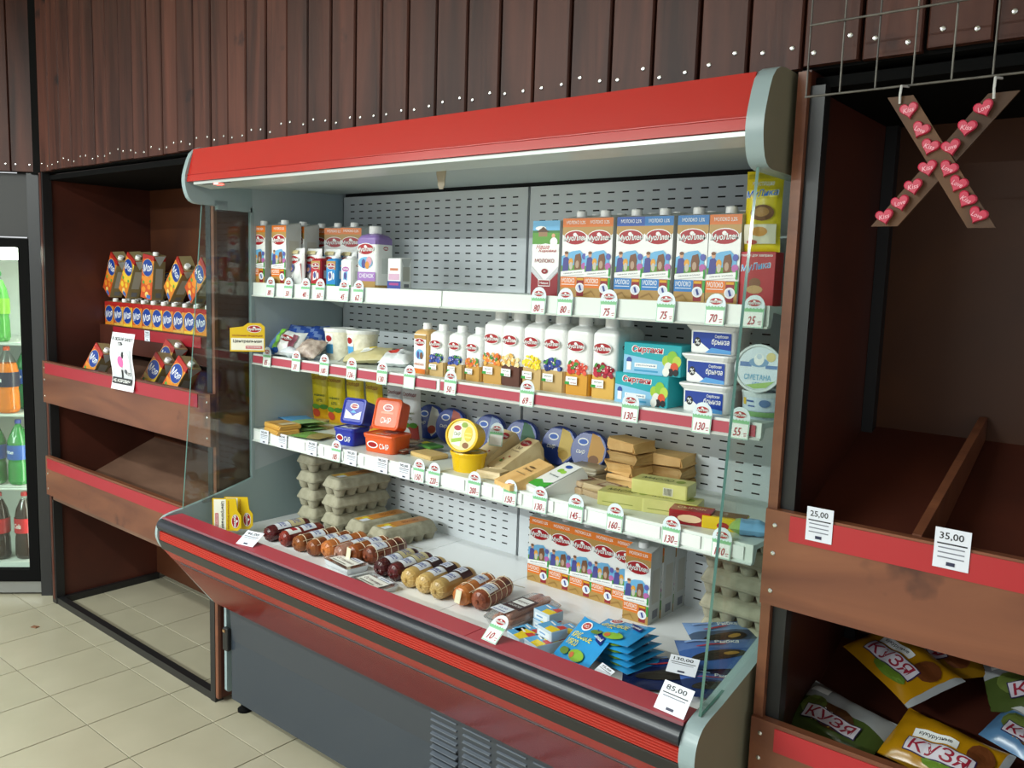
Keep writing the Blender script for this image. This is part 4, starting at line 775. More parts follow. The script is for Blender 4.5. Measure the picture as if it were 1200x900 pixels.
# kraft wrapped cheeses
KR = noisy('kraft_paper', 'C89A5C', 'E2BA7C', (14, 14, 14), .55, .25, 5, .3, .5, True, .3, .7); KRL = noisy('kraft_light', 'CDB486', 'E4D2A8', (14, 14, 14), .5, .2, 5, .35, .4)
def wedge_art(P, w, d): P.ell(0, d*.34, w*.36, d*.10, LOGO, 16); P.text('МуоЛлен', 0, d*.34, d*.07, WHITE, w*.6); P.text('СЫР', 0, d*.16, d*.09, mat('7A5A3A'), w*.4); P.text('домашний', 0, d*.05, d*.05, mat('8A6A4A'), w*.6); P.ell(w*.15, -d*.15, w*.06, d*.025, mat('B03A2A'), 8); P.ell(-w*.05, -d*.25, w*.06, d*.025, mat('B03A2A'), 8); P.rect(-w*.1, -d*.35, w*.05, -d*.28, mat('5A8A3A'))
def wedge(m, seed, art=wedge_art, w=.085, d=.145, h=.10):
    rnd = random.Random(seed); b = MB(); j = lambda: rnd.uniform(-.002, .002)
    b.add([(-w/2, -d/2, 0), (w/2, -d/2, 0), (w/2+j(), d/2, 0), (-w/2+j(), d/2, 0), (-w/2, -d/2, .014+j()), (w/2, -d/2, .014+j()), (w/2*.8+j(), d*.38, h+j()), (-w/2*.8+j(), d*.38, h+j()), (w*.4, d/2, h*.7), (-w*.4, d/2, h*.7)],
          [(3, 2, 1, 0), (0, 1, 5, 4), (4, 5, 6, 7), (7, 6, 8, 9), (9, 8, 2, 3), (1, 2, 8, 6, 5), (3, 0, 4, 7, 9)], m)
    dz, dy = h-.014, d*.38+d/2; ln = math.hypot(dz, dy); sy, sz = dy/ln, dz/ln
    if art: art(Print(b, lambda u, v, n: (u, -d/2+(v+ln/2)*sy-n*sz, .014+(v+ln/2)*sz+n*sy+.0016)), w*.86, ln*.94)
    return b.mesh('wedge')
def edam(P, w, d): P.text('Сливочный', 0, d*.1, d*.08, mat('5A4428'), w*.6, .2); P.ell(0, d*.2, w*.2, d*.03, mat('6A5030'), 10); P.rect(-w*.3, -d*.1, w*.3, -d*.07, mat('A88A5A'))
lay(wedge(KRL, 1), 'cheese_wedge', 'kraft wedge of cheese with red oval logo beside the yellow tubs', 'cheese', 579, 548, S3, -16, 0, (0, 0), None, .035)
lay(wedge(KRL, 2, wedge_art, .08, .155, .088), 'cheese_wedge', 'crinkled film wrapped cheese wedge with red oval logo', 'cheese', 604, 553, S3, -20, 0, (0, 0), None, .03)
lay(flat(.075, .06, .022, KRL, None, .004, 12), 'cheese_wedge', 'small crumpled kraft pack between wedge and price rail', 'cheese', 578, 560, S3, 10, 0, (0, 0), None, .0)
lay(wedge(KR, 3, edam, .09, .155, .062), 'cheese_wedge', 'yellowish kraft pack with dark lettering sloping to the rail', 'cheese', 617, 571, S3, -22, 0, (0, 0), None, .02)
def wg_art(P, w, d):
    P.rect(-w*.48, -d*.48, w*.48, d*.48, WHITE); P.poly([(-w*.48, -d*.48), (w*.48, -d*.48), (w*.48, -d*.2), (w*.1, -d*.3), (-w*.2, -d*.22), (-w*.48, -d*.3)], mat('3FA838')); P.ell(0, d*.38, w*.2, d*.06, BLU, 14); P.ell(-w*.08, d*.2, w*.16, d*.07, mat('8CC840'), 12); P.ell(w*.14, d*.18, w*.16, d*.06, mat('9CD04A'), 12); P.text('Российский', 0, d*.0, d*.05, mat('5A6A6A'), w*.6)
lay(wedge(WB, 4, wg_art, .09, .15, .066), 'cheese_wedge', 'white and green cheese pack sloping to the rail', 'cheese', 652, 577, S3, -22, 0, (0, 0), None, .02)
kraft = [flat(.105, .088, .0305, KR, None, .0062, 50+k) for k in range(4)]
def stack(u, v, n, label, yaw=-8, dx=0, hh=.0265, w0=0):
    q = atz(u, v, S3); 
    for k in range(n):
        o = thing('kraft_cheese_pack', label[k], 'cheese', (q.x+random.uniform(-.006, .006), q.y+.04+random.uniform(-.004, .004), S3), (0, 0, R(yaw+random.uniform(-7, 7))), None, kraft[(k+w0) % 4]); rest(o, S3+.033*k)
ordn = ['bottom', 'second', 'third', 'top']
stack(728, 570, 4, [o_+' kraft paper pack in the stack of four' for o_ in ordn]); stack(780, 573, 3, [o_+' kraft paper pack in the wider stack of three' for o_ in ('bottom', 'middle', 'top')], 4, 0, .03, 1)
for k, (u, v) in enumerate(((648, 545), (650, 543))):
    o = lay(flat(.10, .09, .026, KR, None, .006, 60+k), 'kraft_cheese_pack', ['lower kraft paper pack behind the white and green pack', 'upper kraft paper pack behind the white and green pack'][k], 'cheese', u, v, S3, 10+14*k, .03*k, (0, 0), None, .06)
NUT = noisy('brown_snack', '4A2E1E', '8A6238', (40, 40, 40), .3, .3, 4, .5)
lay(bag_parts(.11, .085, .05, lambda a, b: NUT, None, .2, 62).mesh('vacuum_pack'), 'vacuum_pack', 'clear bag of brown cheese sticks beside the kraft stack', 'bag', 690, 542, S3, 10, 0, (25, 0), None, .03)
SLG = mat('A69C88', .35)
for k, (u, v, yw, z, m_, lb) in enumerate(((689, 562, -10, 0, SLG, 'greyish slice pack, lower one behind the beige pair'), (690, 561, -6, .017, mat('B4AC96', .35), 'greyish slice pack, upper one behind the beige pair'), (676, 577, -12, 0, mat('B89C78', .35), 'beige slice pack with brown label, bottom one'), (678, 576, -18, .017, mat('C2A886', .35), 'beige slice pack with brown label, top one'), (706, 586, -14, 0, mat('AE9674', .35), 'beige slice pack in front of the butter, bottom one'), (708, 585, -8, .016, mat('BCA67E', .35), 'beige slice pack in front of the butter, top one'))):
    lay(flat(.11, .07, .0155, m_, lambda P, w, d: (P.rect(-w*.1, -d*.35, w*.42, d*.35, mat('8A4A42')), P.rect(-w*.06, -d*.25, w*.38, d*.25, mat('C8B898'))) if k > 1 else None, .0018, 70+k), 'cheese_slices', lb, 'pack', u, v, S3, yw, z, (0, 0), None, .03)
BUT = noisy('butter_wrap', 'C2C06A', 'D4D284', (12, 12, 12), .32, .1, 4, .5)
def but_art(P, w, h): P.rect(w*.08, h*.15, w*.26, h*.75, mat('C8C8B0')); [P.rect(w*(.10+.02*i), h*.2, w*(.108+.02*i), h*.7, INK) for i in range(7)]
def but_top(P, w, d): P.text('МАСЛО', -w*.1, 0, d*.3, mat('4A5A2A'), w*.55, .2); P.ell(w*.3, 0, w*.08, d*.2, mat('8A9A3A'), 12)
but = boxm(.15, .07, .036, BUT, but_art, .005, but_top); butq = boxm(.14, .075, .036, BUT, lambda P, w, h: P.rect(-w*.4, h*.3, w*.2, h*.36, mat('8A9040')), .005, but_top)
q = atz(778, 603, S3); thing('butter_pack', 'yellow green butter brick lying under the barcode one', 'butter', (q.x+.005, q.y+.035, S3), (0, 0, R(14)), None, butq)
q2 = atz(738, 599, S3); thing('butter_pack', 'yellow green butter brick end beside the lower brick', 'butter', (q2.x-.035, q2.y+.045, S3), (0, 0, R(12)), None, butq)
thing('butter_pack', 'yellow green butter brick with barcode on top of the others', 'butter', (q.x-.035, q.y+.055, S3+.0362), (0, 0, R(8)), None, but)
def chk_top(P, w, d): P.text('СЫРОК', 0, 0, d*.3, mat('E8D0A0'), w*.7); P.rect(-w*.45, d*.3, w*.45, d*.42, mat('A8842A'))
def chk(P, w, h): P.rect(-w*.45, h*.2, w*.45, h*.8, mat('8E1620')); P.ell(0, h*.5, w*.3, h*.3, mat('E8C8A0'), 12)
q = atz(800, 615, S3); thing('cream_cheese_box', 'dark red small box lying beside the butter', 'box', (q.x+.005, q.y+.035, S3), (0, 0, R(16)), None, boxm(.10, .06, .034, mat('9A1A24', .3), chk, .003, chk_top))
q = atz(842, 622, S3); thing('cream_cheese_box', 'yellow and brown small box by the right glass', 'box', (q.x-.0, q.y+.035, S3), (0, 0, R(14)), None, boxm(.10, .06, .03, mat('D8B818', .25), lambda P, w, h: P.ell(0, h*.4, w*.15, h*.3, LOGO, 12), .003, lambda P, w, d: P.rect(-w*.48, -d*.3, w*.48, d*.48, mat('7A5A34'))))
q = atz(874, 632, S3); thing('cream_cheese_box', 'light blue soft pack touching the right glass', 'pack', (q.x-.01, q.y+.04, S3), (0, 0, R(20)), None, bag_parts(.09, .065, .035, lambda a, b: mat('7FB4DC', .25) if a > -.4 else mat('9ABF6A', .25), None, .1, 77).mesh('soft_pack'))

# ================================================================== DECK: SAUSAGES, EGGS, TRAYS, CARTONS
def sausage_parts(L, r, m, label=None, ties=(), net=None, pinch=True, endm=None, lab_y=.0, card=None, tail=True):
    """axis along y, front end at -y, lying at z = r; cased meat, string ties, paper label on top"""
    Mx = Matrix.Translation((0, 0, r)) @ Matrix.Rotation(R(90), 4, 'X')        # lathe z -> -y
    pr = [(r*.16, -L/2-.006), (r*.22, -L/2), (r*.55, -L/2+r*.10), (r*.82, -L/2+r*.30), (r*.97, -L/2+r*.65), (r, -L/2+r), (r, -L*.1), (r*1.01, L*.1), (r, L/2-r), (r*.97, L/2-r*.65), (r*.82, L/2-r*.3), (r*.55, L/2-r*.1), (r*.22, L/2), (r*.16, L/2+.006)]
    b = MB().lathe(pr, m, 20, Mx)
    if pinch:
        for k in range(10):
            a = 2*math.pi*k/10; b.tube([(r*.2*math.cos(a), -L/2+.001, r+r*.2*math.sin(a)), (r*.62*math.cos(a), -L/2+r*.12, r+r*.62*math.sin(a)), (r*.9*math.cos(a), -L/2+r*.42, r+r*.9*math.sin(a))], .0011, endm or m, 5)
    ps = [('casing', b.mesh('casing'))]
    def wrap(u, v, n): a = math.pi/2-u/r; return ((r+n)*math.cos(a), v, r+(r+n)*math.sin(a))
    if label:
        l = MB(); P = Print(l, wrap, True, .0008)
        for (y0, y1, half, c, txt) in label:
            P.rect(-r*half, y0, r*half, y1, c)
            if txt: 
                P.text(txt, 0, (y0+y1)/2+.006, (y1-y0)*.22, mat('3A4A9A'), r*half*1.5); P.rect(-r*half*.7, (y0+y1)/2-.012, r*half*.7, (y0+y1)/2-.008, mat('6A70A0')); P.rect(-r*half*.7, (y0+y1)/2-.004, r*half*.5, (y0+y1)/2-.002, mat('6A70A0'))
        ps.append(('label', l.mesh('label')))
    if ties:
        t = MB()
        for y in ties: t.tube([((r+.0005)*math.cos(R(a)), y, r+(r+.0005)*math.sin(R(a))) for a in range(0, 360, 20)], .0011, mat('E8D8B8', .5), 5, True)
        if net:
            for a in (30, 90, 150): t.tube([((r+.0008)*math.cos(R(a)), y_, r+(r+.0008)*math.sin(R(a))) for y_ in (-L/2+r*.6, 0, L/2-r*.6)], .001, mat('E8D8B8', .5), 5)
        ps.append(('string', t.mesh('string')))
    if card: ps.append(('paper_tag', MB().box(-.009, .009, -L/2-.010, -L/2-.0085, r*.6, r*1.9, mat('E9E2C2', .5), Matrix.Rotation(R(10), 4, 'Y')).mesh('paper_tag')))
    if tail: ps.append(('string_end', MB().tube([(0, L/2, r), (.004, L/2+.02, r*.8), (.012, L/2+.045, r*.4), (.02, L/2+.07, .002)], .001, mat('D8CCB0', .5), 5).mesh('string_end')))
    return ps
SAL = noisy('salami', '3E1214', '5E2022', (30, 30, 30), .25, .06, 4, .55); SAL2 = noisy('salami_red', '5A1A16', '9A3A2C', (40, 40, 14), .3, .1, 5, .5); BRN = noisy('smoked', '6A3018', '9C5A2C', (18, 18, 18), .28, .1, 5, .5); ORS = noisy('ham_sausage', '9A4E22', 'C4783C', (9, 9, 9), .25, .05, 4, .55); TANS = noisy('tan_casing', 'B08E50', 'CBAA6C', (6, 6, 6), .28, .05, 4, .5); NETS = noisy('netted_meat', '5A281A', '9A5234', (26, 26, 26), .3, .2, 5, .5)
WLAB = mat('E4E8F0', .35); DKL = mat('3A1C20', .35); CRL = mat('C8BC92', .4)
dry = sausage_parts(.18, .0275, SAL, [(-.055, .0, 1.0, WLAB, 'колбаса'), (.0, .055, 1.05, CRL, 'СЕРВЕЛАТ')], (), None, True, mat('4A181A'))
tan = sausage_parts(.18, .0295, TANS, [(-.05, .005, .8, WLAB, 'колбаса'), (.005, .055, 1.1, DKL, None), (.012, .048, .5, WLAB, 'МОЛОЧНАЯ')], (), None, True, mat('D8BC80'))
org1 = sausage_parts(.18, .029, ORS, [(-.04, .015, .9, WLAB, 'колбаса')], (-.05, 0, .05), True, True, ORS); org2 = sausage_parts(.17, .030, ORS, [(-.01, .04, .8, WLAB, 'ветчина')], (-.04, .02, .06), True, False, None, 0, True)
brn = sausage_parts(.18, .0275, BRN, [(-.03, .02, 1.0, WLAB, 'колбаса')], (-.06, -.02, .03, .07), True, True, BRN); net = sausage_parts(.17, .030, NETS, [(-.06, -.01, .9, WLAB, 'рулет')], (-.06, -.03, 0, .03, .06), True, True, NETS)
rdw = sausage_parts(.175, .0275, SAL2, [(-.07, -.02, .9, WB, None), (-.05, -.03, .5, mat('A8202A'), None), (-.01, .045, .9, WLAB, 'салями')], (), None, True, SAL2)
clr = sausage_parts(.16, .026, noisy('brawn', '8A5A4A', 'B08A78', (30, 30, 30), .2, .1, 4, .6), [(-.02, .05, .9, WLAB, 'сальтисон')], (), None, True, CLEAR)
SG = None
sl = [(311, 636, dry, 'dark red salami with cream label against the left end panel', -6), (328, 642, rdw, 'red salami with white and red label beside the first salami', -4), (345, 648, brn, 'brown smoked sausage behind its white label, beside the red salami', -6), (361, 653, brn, 'brown smoked sausage with rounder end beside the netted orange one', -4),
      (378, 655, org1, 'orange tied sausage between brown ones and clear pack', -4), (391, 659, clr, 'pale brawn sausage in clear film', -6), (407, 661, org2, 'orange netted sausage with a paper tag on its end', -4), (426, 663, net, 'dark netted meat roll beside the dark red sausages', -4),
      (440, 677, dry, 'dark red sausage next to the netted meat roll', -2), (456, 682, dry, 'dark red sausage next to the tan sausages', -2), (472, 690, tan, 'tan milk sausage beside the dark red one', 0), (489, 697, tan, 'tan milk sausage in the middle of the three', 0), (506, 704, tan, 'tan milk sausage beside the orange tied one', 0),
      (531, 712, org2, 'orange tied ham sausage with a hanging paper tag', 2), (552, 717, net, 'netted brown sausage next to the tray of frankfurters', 4)]
for u, v, p_, lb, yw in sl:
    q = atz(u, v, DK); put('sausage', lb, 'sausage', p_, q.x, q.y+.09, DK+.0005, yw+6)
# cold cut trays
def tray(w, d, h, meat, art, nm):
    b = MB().loft([(0, rrect(w*.9, d*.88, .008, 2)), (h, rrect(w, d, .012, 2)), (h, rrect(w*.94, d*.92, .01, 2)), (.003, rrect(w*.85, d*.83, .008, 2))], mat('D8DCE0', .25), False, (True, True))
    mt = MB().loft([(.002, rrect(w*.82, d*.8, .01, 2)), (h*.7, rrect(w*.86, d*.84, .012, 2)), (h*.9, rrect(w*.7, d*.65, .012, 2))], meat, True)
    f = MB().loft([(h+.0005, rrect(w, d, .012, 2)), (h+.002, rrect(w*.97, d*.96, .012, 2))], CLEAR, False); art(Print(f, top(h+.002)), w, d)
    return [('tray', b.mesh('tray')), ('meat', mt.mesh('meat')), ('film', f.mesh('film'))]
def cc_art(P, w, d): P.rect(-w*.36, -d*.34, w*.36, d*.2, mat('EDEBE4')); P.text('Останкино', 0, -d*.02, d*.16, mat('5A2024'), w*.6, .2); P.rect(-w*.3, -d*.28, w*.2, -d*.22, mat('8A8A80')); P.rect(-w*.1, d*.22, w*.34, d*.42, WLAB); P.rect(-w*.04, d*.3, w*.26, d*.34, mat('6A70A0'))
PINKM = noisy('pink_ham', 'B07868', 'D8A898', (16, 16, 16), .3, .1, 4, .5); DKM = noisy('dark_ham', '7A3A3A', '9A5A54', (16, 16, 16), .3, .1, 4, .5)
q = atz(398, 668, DK); put('meat_tray', 'sealed tray of sliced dark ham with a white label', 'tray', tray(.15, .085, .02, DKM, cc_art, 0), q.x-.005, q.y+.03, DK, -8)
q = atz(428, 690, DK); put('meat_tray', 'sealed tray of sliced pink meat with a white label', 'tray', tray(.15, .085, .016, PINKM, cc_art, 0), q.x+.005, q.y+.03, DK, -8)
fb = MB().loft([(0, rrect(.075, .19, .01, 3)), (.022, rrect(.095, .215, .014, 3)), (.024, rrect(.10, .22, .014, 3)), (.024, rrect(.09, .205, .012, 3)), (.003, rrect(.072, .185, .01, 3))], CLEAR, False)
FRK = noisy('frankfurter', 'B07A68', 'C49484', (20, 20, 20), .3, .05, 4, .5); q = atz(585, 735, DK)
fr_ = [('tray', fb.mesh('tray'))]
one = MB().lathe([(.002, -.09), (.009, -.086), (.0115, -.078), (.0115, .078), (.009, .086), (.002, .09)], FRK, 12, Matrix.Rotation(R(90), 4, 'X')).mesh('frankfurter')
for k in range(3): fr_.append(('frankfurter', one, (-.025+.025*k, 0, .016)))
for k in range(2): fr_.append(('frankfurter', one, (-.012+.026*k, .008, .035), (0, 0, R(3))))
lb_ = MB().box(-.03, .03, -.05, .03, .047, .0475, DKL); P = Print(lb_, top(.0475)); P.rect(-.024, -.02, .022, .022, WB); P.text('СОСИСКИ', 0, -.033, .010, WB, .045); P.text('молочные', 0, .0, .010, DKL, .038); P.rect(-.035, -.095, .02, -.055, WLAB); P.text('12,50', -.008, -.07, .010, mat('3A4A9A'), .03); P.rect(-.03, -.088, .014, -.084, mat('6A70A0'))
fr_.append(('label', lb_.mesh('label'))); fr_.append(('film', MB().loft([(.0245, rrect(.10, .22, .014, 3)), (.046, rrect(.075, .17, .02, 3)), (.0465, rrect(.06, .15, .02, 3))], CLEAR, True).mesh('film')))
put('frankfurter_tray', 'clear tray of frankfurters with a dark label beside the last sausage', 'tray', fr_, q.x+.012, q.y+.085, DK, -4)
# egg cartons
PULP = noisy('paper_pulp', '9A957F', 'B2AD97', (40, 40, 40), .85, .25, 5, .15, .2, False, .3, .7)
def egg_parts(lab=False, n=5):
    L, w, h = .235, .10, .066; b = MB(); p = L/n
    for i in range(n):
        for s in (-1, 1):
            cx = -L/2+p*(i+.5); cy = s*w/4
            b.loft([(0, [(cx+x, cy+y) for x, y in circ(p*.36, 8)]), (.012, [(cx+x, cy+y) for x, y in circ(p*.44, 8)]), (.026, [(cx+x, cy+y) for x, y in rrect(p*.99, w*.49, .012, 2)[::1]][:8] if False else [(cx+x, cy+y) for x, y in circ(p*.53, 8)])], PULP, True)
    b.loft([(.024, rrect(L*.98, w*.96, .014, 3)), (.029, rrect(L+.006, w+.006, .016, 3)), (.034, rrect(L+.006, w+.006, .016, 3))], PULP, False)
    l = MB().loft([(.0342, rrect(L+.004, w+.004, .016, 3)), (.050, rrect(L-.006, w-.008, .018, 3)), (.060, rrect(L-.014, w-.020, .016, 3)), (h, rrect(L-.026, w-.034, .014, 3))], PULP, True)
    if lab: P = Print(l, top(h)); P.rect(-.095, -.026, .095, .026, mat('B87A34', .4)); P.rect(-.095, -.026, -.045, .026, mat('D8A02A', .4)); P.rect(-.04, -.02, .0, .02, mat('C8843A', .4)); P.ell(-.06, .008, .014, .01, mat('E8D83A', .4), 12); P.rect(-.095, -.026, -.06, .0, WLAB); P.text('ЯЙЦО', .03, 0, .022, mat('8A4A1E'), .07)
    return [('tray', b.mesh('tray')), ('lid', l.mesh('lid'))]
egg, eggl = egg_parts(), egg_parts(True); EH = .0665
def eggs(x, y, z, yaw, lb, lab=False): put('egg_carton', lb, 'egg carton', eggl if lab else egg, x, y, z, 90+yaw)
q = aty(357, 600, 1.855); ax = q.x
for k in range(4): eggs(ax-.004*(k == 2), 1.855+.118, DK+EH*k, random.uniform(-3, 3), ['bottom', 'second', 'third', 'top'][k]+' grey pulp egg carton in the stack of four by the end panel', k == 3)
q = aty(384, 608, 1.86); bx_ = q.x+.012
for k in range(3): eggs(bx_+.004*k, 1.86+.118, DK+EH*k, -4+random.uniform(-2, 2), ['bottom', 'middle', 'top'][k]+' grey pulp egg carton in the stack of three', k == 2)
q = aty(413, 620, 1.86); eggs(q.x+.012, 1.86+.118, DK, -5, 'egg carton with orange label beside the stack of three', True)
q = aty(438, 628, 1.855); eggs(q.x+.016, 1.855+.118, DK, -6, 'egg carton with orange label at the outer end of the egg row', True)
for k in range(5): put('egg_carton', ['bottom', 'second', 'third', 'fourth', 'top'][k]+' egg carton in the stack by the right glass', 'egg carton', egg, -.835, 1.995, DK+EH*k, random.uniform(-2, 2))
# milk cartons on the deck
q0 = atz(630, 682, DK); yF = q0.y
for k in range(5):
    u = 630+25*k; x = aty(u, 683+9*k, yF).x; put('milk_carton', ['orange topped milk carton at the far end of the deck row', 'second orange milk carton of the deck row from the back seam', 'middle orange milk carton of the deck row', 'fourth orange milk carton of the deck row from the back seam', 'orange milk carton of the deck row half hidden by the front one'][k], 'carton', milk_o, x, yF+MD/2, DK, random.uniform(-2, 3))
    if k < 5: put('milk_carton', 'milk carton behind the '+['first', 'second', 'third', 'fourth', 'last'][k]+' carton of the deck row counted from the seam', 'carton', milk_o, x, yF+MD*1.5+.004, DK, random.uniform(-2, 2))
q = atz(744, 728, DK)
put('milk_carton', 'orange milk carton pulled forward of the deck row', 'carton', milk_o, q.x, q.y+MD/2, DK, 2)
put('milk_carton', 'orange milk carton right behind the one pulled forward', 'carton', milk_o, q.x+.002, q.y+MD*1.5+.003, DK, 0); put('milk_carton', 'orange milk carton at the back behind the forward pair', 'carton', milk_o, q.x+.002, q.y+MD*2.5+.006, DK, 1)
# crab stick packs
def cs_top(P, w, d): P.rect(-w*.48, -d*.48, w*.48, d*.48, mat('5AA8DC', .25)); P.poly([(0, -d*.48), (w*.48, -d*.48), (w*.48, d*.1), (-w*.1, d*.0)], mat('EFD21C', .25)); P.poly([(w*.1, d*.12), (w*.48, d*.05), (w*.48, d*.48), (w*.2, d*.48)], mat('C8342C', .25)); P.rect(-w*.4, d*.2, w*.0, d*.3, WHITE, -12)
cs = boxm(.062, .052, .026, mat('C4D6E4', .2), lambda P, w, h: (P.rect(-w*.4, h*.2, w*.4, h*.8, mat('E4ECF2', .2)), P.rect(-w*.3, h*.4, w*.1, h*.55, mat('6A9AC8'))), .003, cs_top)
for k, (u, v, z, lb) in enumerate(((634, 741, 0, 'lower crab stick pack farthest from the ledge'), (635, 740, .0262, 'upper crab stick pack farthest from the ledge'), (661, 752, 0, 'crab stick pack beside the blue crab meat bag'), (610, 753, 0, 'crab stick pack nearest the frankfurter tray'), (638, 762, 0, 'lower crab stick pack in the stack touching the blue bag'), (639, 761, .0262, 'upper crab stick pack in the stack touching the blue bag'), (603, 757, 0, 'crab stick pack against the red ledge by the price tag'), (623, 766, 0, 'crab stick pack against the red ledge by the blue bag'))):
    q = atz(u, v, DK); thing('crab_stick_pack', lb, 'pack', (q.x, q.y+.026, DK+z+.0003), (0, 0, R(-14+random.uniform(-6, 6))), None, cs)
def cm_art(P, L, Wd):
    P.ell(-L*.18, Wd*.3, L*.14, Wd*.11, WHITE, 16); P.ell(-L*.18, Wd*.3, L*.11, Wd*.08, mat('B82A2A'), 16); P.text('VIČI', -L*.18, Wd*.3, Wd*.09, WHITE, L*.14); P.text('КРАБОВОЕ', -L*.08, Wd*.06, Wd*.14, mat('F0E02A'), L*.56); P.text('МЯСО', -L*.2, -Wd*.12, Wd*.14, mat('F0E02A'), L*.3)
    P.poly([(L*.12, Wd*.34), (L*.42, Wd*.22), (L*.42, Wd*.05), (L*.26, Wd*.1)], mat('14287A', .3)); P.text('Снежный', L*.29, Wd*.18, Wd*.08, WHITE, L*.22, .2, -12); P.ell(L*.12, -Wd*.34, L*.2, Wd*.12, mat('8AB83A', .3), 14); P.ell(-L*.22, -Wd*.34, L*.12, Wd*.08, mat('6A8A3A', .3), 12); P.ell(L*.02, -Wd*.36, L*.06, Wd*.06, mat('C8683A'), 10)
CB = mat('2F9ADC', .22); GRYB = mat('8C9298', .3, .3)
cm = bag_parts(.14, .125, .016, lambda a, b: CB, cm_art, .1, 90, 16, 10, .05, 2.4, GRYB).mesh('crab_meat_bag')
q = atz(712, 792, DK)
for k in range(5): 
    o = thing('crab_meat_bag', ['bottom', 'second', 'third', 'fourth', 'fifth'][k]+' blue crab meat bag in the leaning pile', 'bag', (q.x+.004-.006*k, q.y+.085-.004*k, DK), (R(4), R(-7), R(-18+4*k)), None, cm); rest(o, DK+.0165*k)
o = thing('crab_meat_bag', 'blue crab meat bag sloping forward onto the red ledge', 'bag', (q.x-.075, q.y+.02, DK+.04), (R(38), R(-6), R(-20)), None, cm); rest(o, DK+.006)
# fish packs
def fish_parts(w, d, seed, c1, c2, tag_=False):
    def art(P, L, Wd):
        P.ell(-L*.05, -Wd*.15, L*.34, Wd*.14, mat('2A2620', .25), 18, 8); P.ell(L*.1, -Wd*.12, L*.1, Wd*.05, mat('A8803A', .3), 12, 8); P.text('Рыбка', L*.1, Wd*.28, Wd*.12, WHITE, L*.3, .2); P.ell(-L*.1, Wd*.16, L*.2, Wd*.02, mat('B02A34'), 12, 8); P.rect(-L*.4, Wd*.3, -L*.1, Wd*.36, mat('8AA8D8'))
    return bag_parts(w, d, .022, lambda a, b: c1 if b < .25 else c2, art, .1, seed, 16, 10, .04, 3).mesh('fish_pack')
FB1, FB2, FB3 = mat('16204A', .2), mat('3A5E9E', .2), mat('5A78B0', .2)
q = atz(765, 800, DK); o = thing('fish_pack', 'dark navy smoked fish pack with a white price card on it', 'pack', (q.x+.04, q.y+.05, DK), (R(4), R(-3), R(30)), None, fish_parts(.26, .155, 91, FB1, mat('1C3A80', .2))); rest(o, DK)
q = atz(828, 800, DK); o = thing('fish_pack', 'pale blue fish pack lying by the right glass', 'pack', (q.x, q.y+.07, DK), (R(10), R(-3), R(40)), None, fish_parts(.20, .12, 92, FB2, FB3)); rest(o, DK+.03)
q = atz(845, 775, DK); o = thing('fish_pack', 'blue grey fish pack leaning at the egg stack', 'pack', (q.x-.01, q.y+.03, DK), (R(14), R(0), R(50)), None, fish_parts(.18, .12, 93, mat('46566E', .2), mat('7A9AC8', .2))); rest(o, DK+.034)
q = atz(838, 822, DK); o = thing('fish_pack', 'dark blue fish pack at the corner below the glass edge', 'pack', (q.x-.01, q.y+.035, DK), (R(8), R(4), R(36)), None, fish_parts(.17, .10, 94, mat('1E2E5A', .2), mat('4A6AB0', .2))); rest(o, DK+.003)

# ================================================================== JUICE CARTONS
JW, JD, JH = .087, .058, .20
JRED = mat('A8241E', .35); JYEL = mat('DDA72A', .35)
def juice_art(f1, f2):
    def art(P, w, h):
        P.rect(-w/2, 0, w/2, h, f2); P.poly([(-w/2, h*.5), (w*.2, h*.5), (w*.4, h*.92), (-w/2, h*.92)], f1); P.rect(-w/2, h*.90, w/2, h, JRED); P.poly([(-w/2, 0), (w/2, 0), (w/2, h*.42), (-w*.1, h*.3), (-w/2, h*.45)], f1)
        for (a, c, r, k) in ((-.25, .2, .17, f2), (.2, .28, .15, f2), (.05, .1, .16, mat('E8C870')), (.32, .12, .12, f1), (-.3, .36, .1, GRASS), (.3, .42, .09, GRASS)): P.ell(w*a, h*c, w*r, w*r*.9, k, 12)
        P.ell(0, h*.71, w*.49, h*.205, mat('E8C05A', .35), 22, 16); P.ell(0, h*.71, w*.46, h*.195, mat('1A3F94', .3), 22, 16); P.text('Моя', 0, h*.71, h*.17, WHITE, w*.78, .25, 10); P.rect(w*.05, h*.02, w*.4, h*.1, mat('3A6AB0'))
    return art
jk = []
for f1, f2 in ((mat('C8501E', .4), mat('E08A2A', .4)), (mat('D8802A', .4), mat('E8C23A', .4)), (mat('A83A24', .4), mat('D8A84A', .4))):
    ps = carton_parts(JW, JD, JH, juice_art(f1, f2), True, .0125, .006, mat('9A8A62', .4), .02)
    b = MB().rbox(JW+.0008, JD+.0008, .022, JRED, .003, .001, Matrix.Translation((0, 0, JH-.0275))); ps.append(('top_band', b.mesh('top_band'))); jk.append(ps)
for r in range(4):
    for c in range(10):
        lb = ['first', 'second', 'third', 'fourth', 'fifth', 'sixth', 'seventh', 'eighth', 'ninth', 'tenth'][c]+' front row juice carton counted from the left wall of the bin' if r == 0 else 'juice carton in the packed rows behind the front row, only its white cap clear'
        put('juice_carton', lb, 'carton', jk[(c*2+r) % 3], -4.006+.0893*c, 1.8925+.0592*r, 1.2252, random.uniform(-.6, .6), 'juice cartons in the front row' if r == 0 else 'packed rows of juice cartons')
def lean(u, v, Y, z, tilt, yaw, lb, k, pitch=0):
    q = aty(u, v, Y); o = thing('juice_carton', lb, 'carton', (q.x, Y, z), (R(pitch), R(tilt), R(yaw)), None, None, jk[k % 3]); return rest(o, z)
TZ = 1.2252+JH+.0145
lean(132, 344, 1.885, TZ, 32, -4, 'juice carton leaning on top of the packed rows, nearest the left wall', 0)
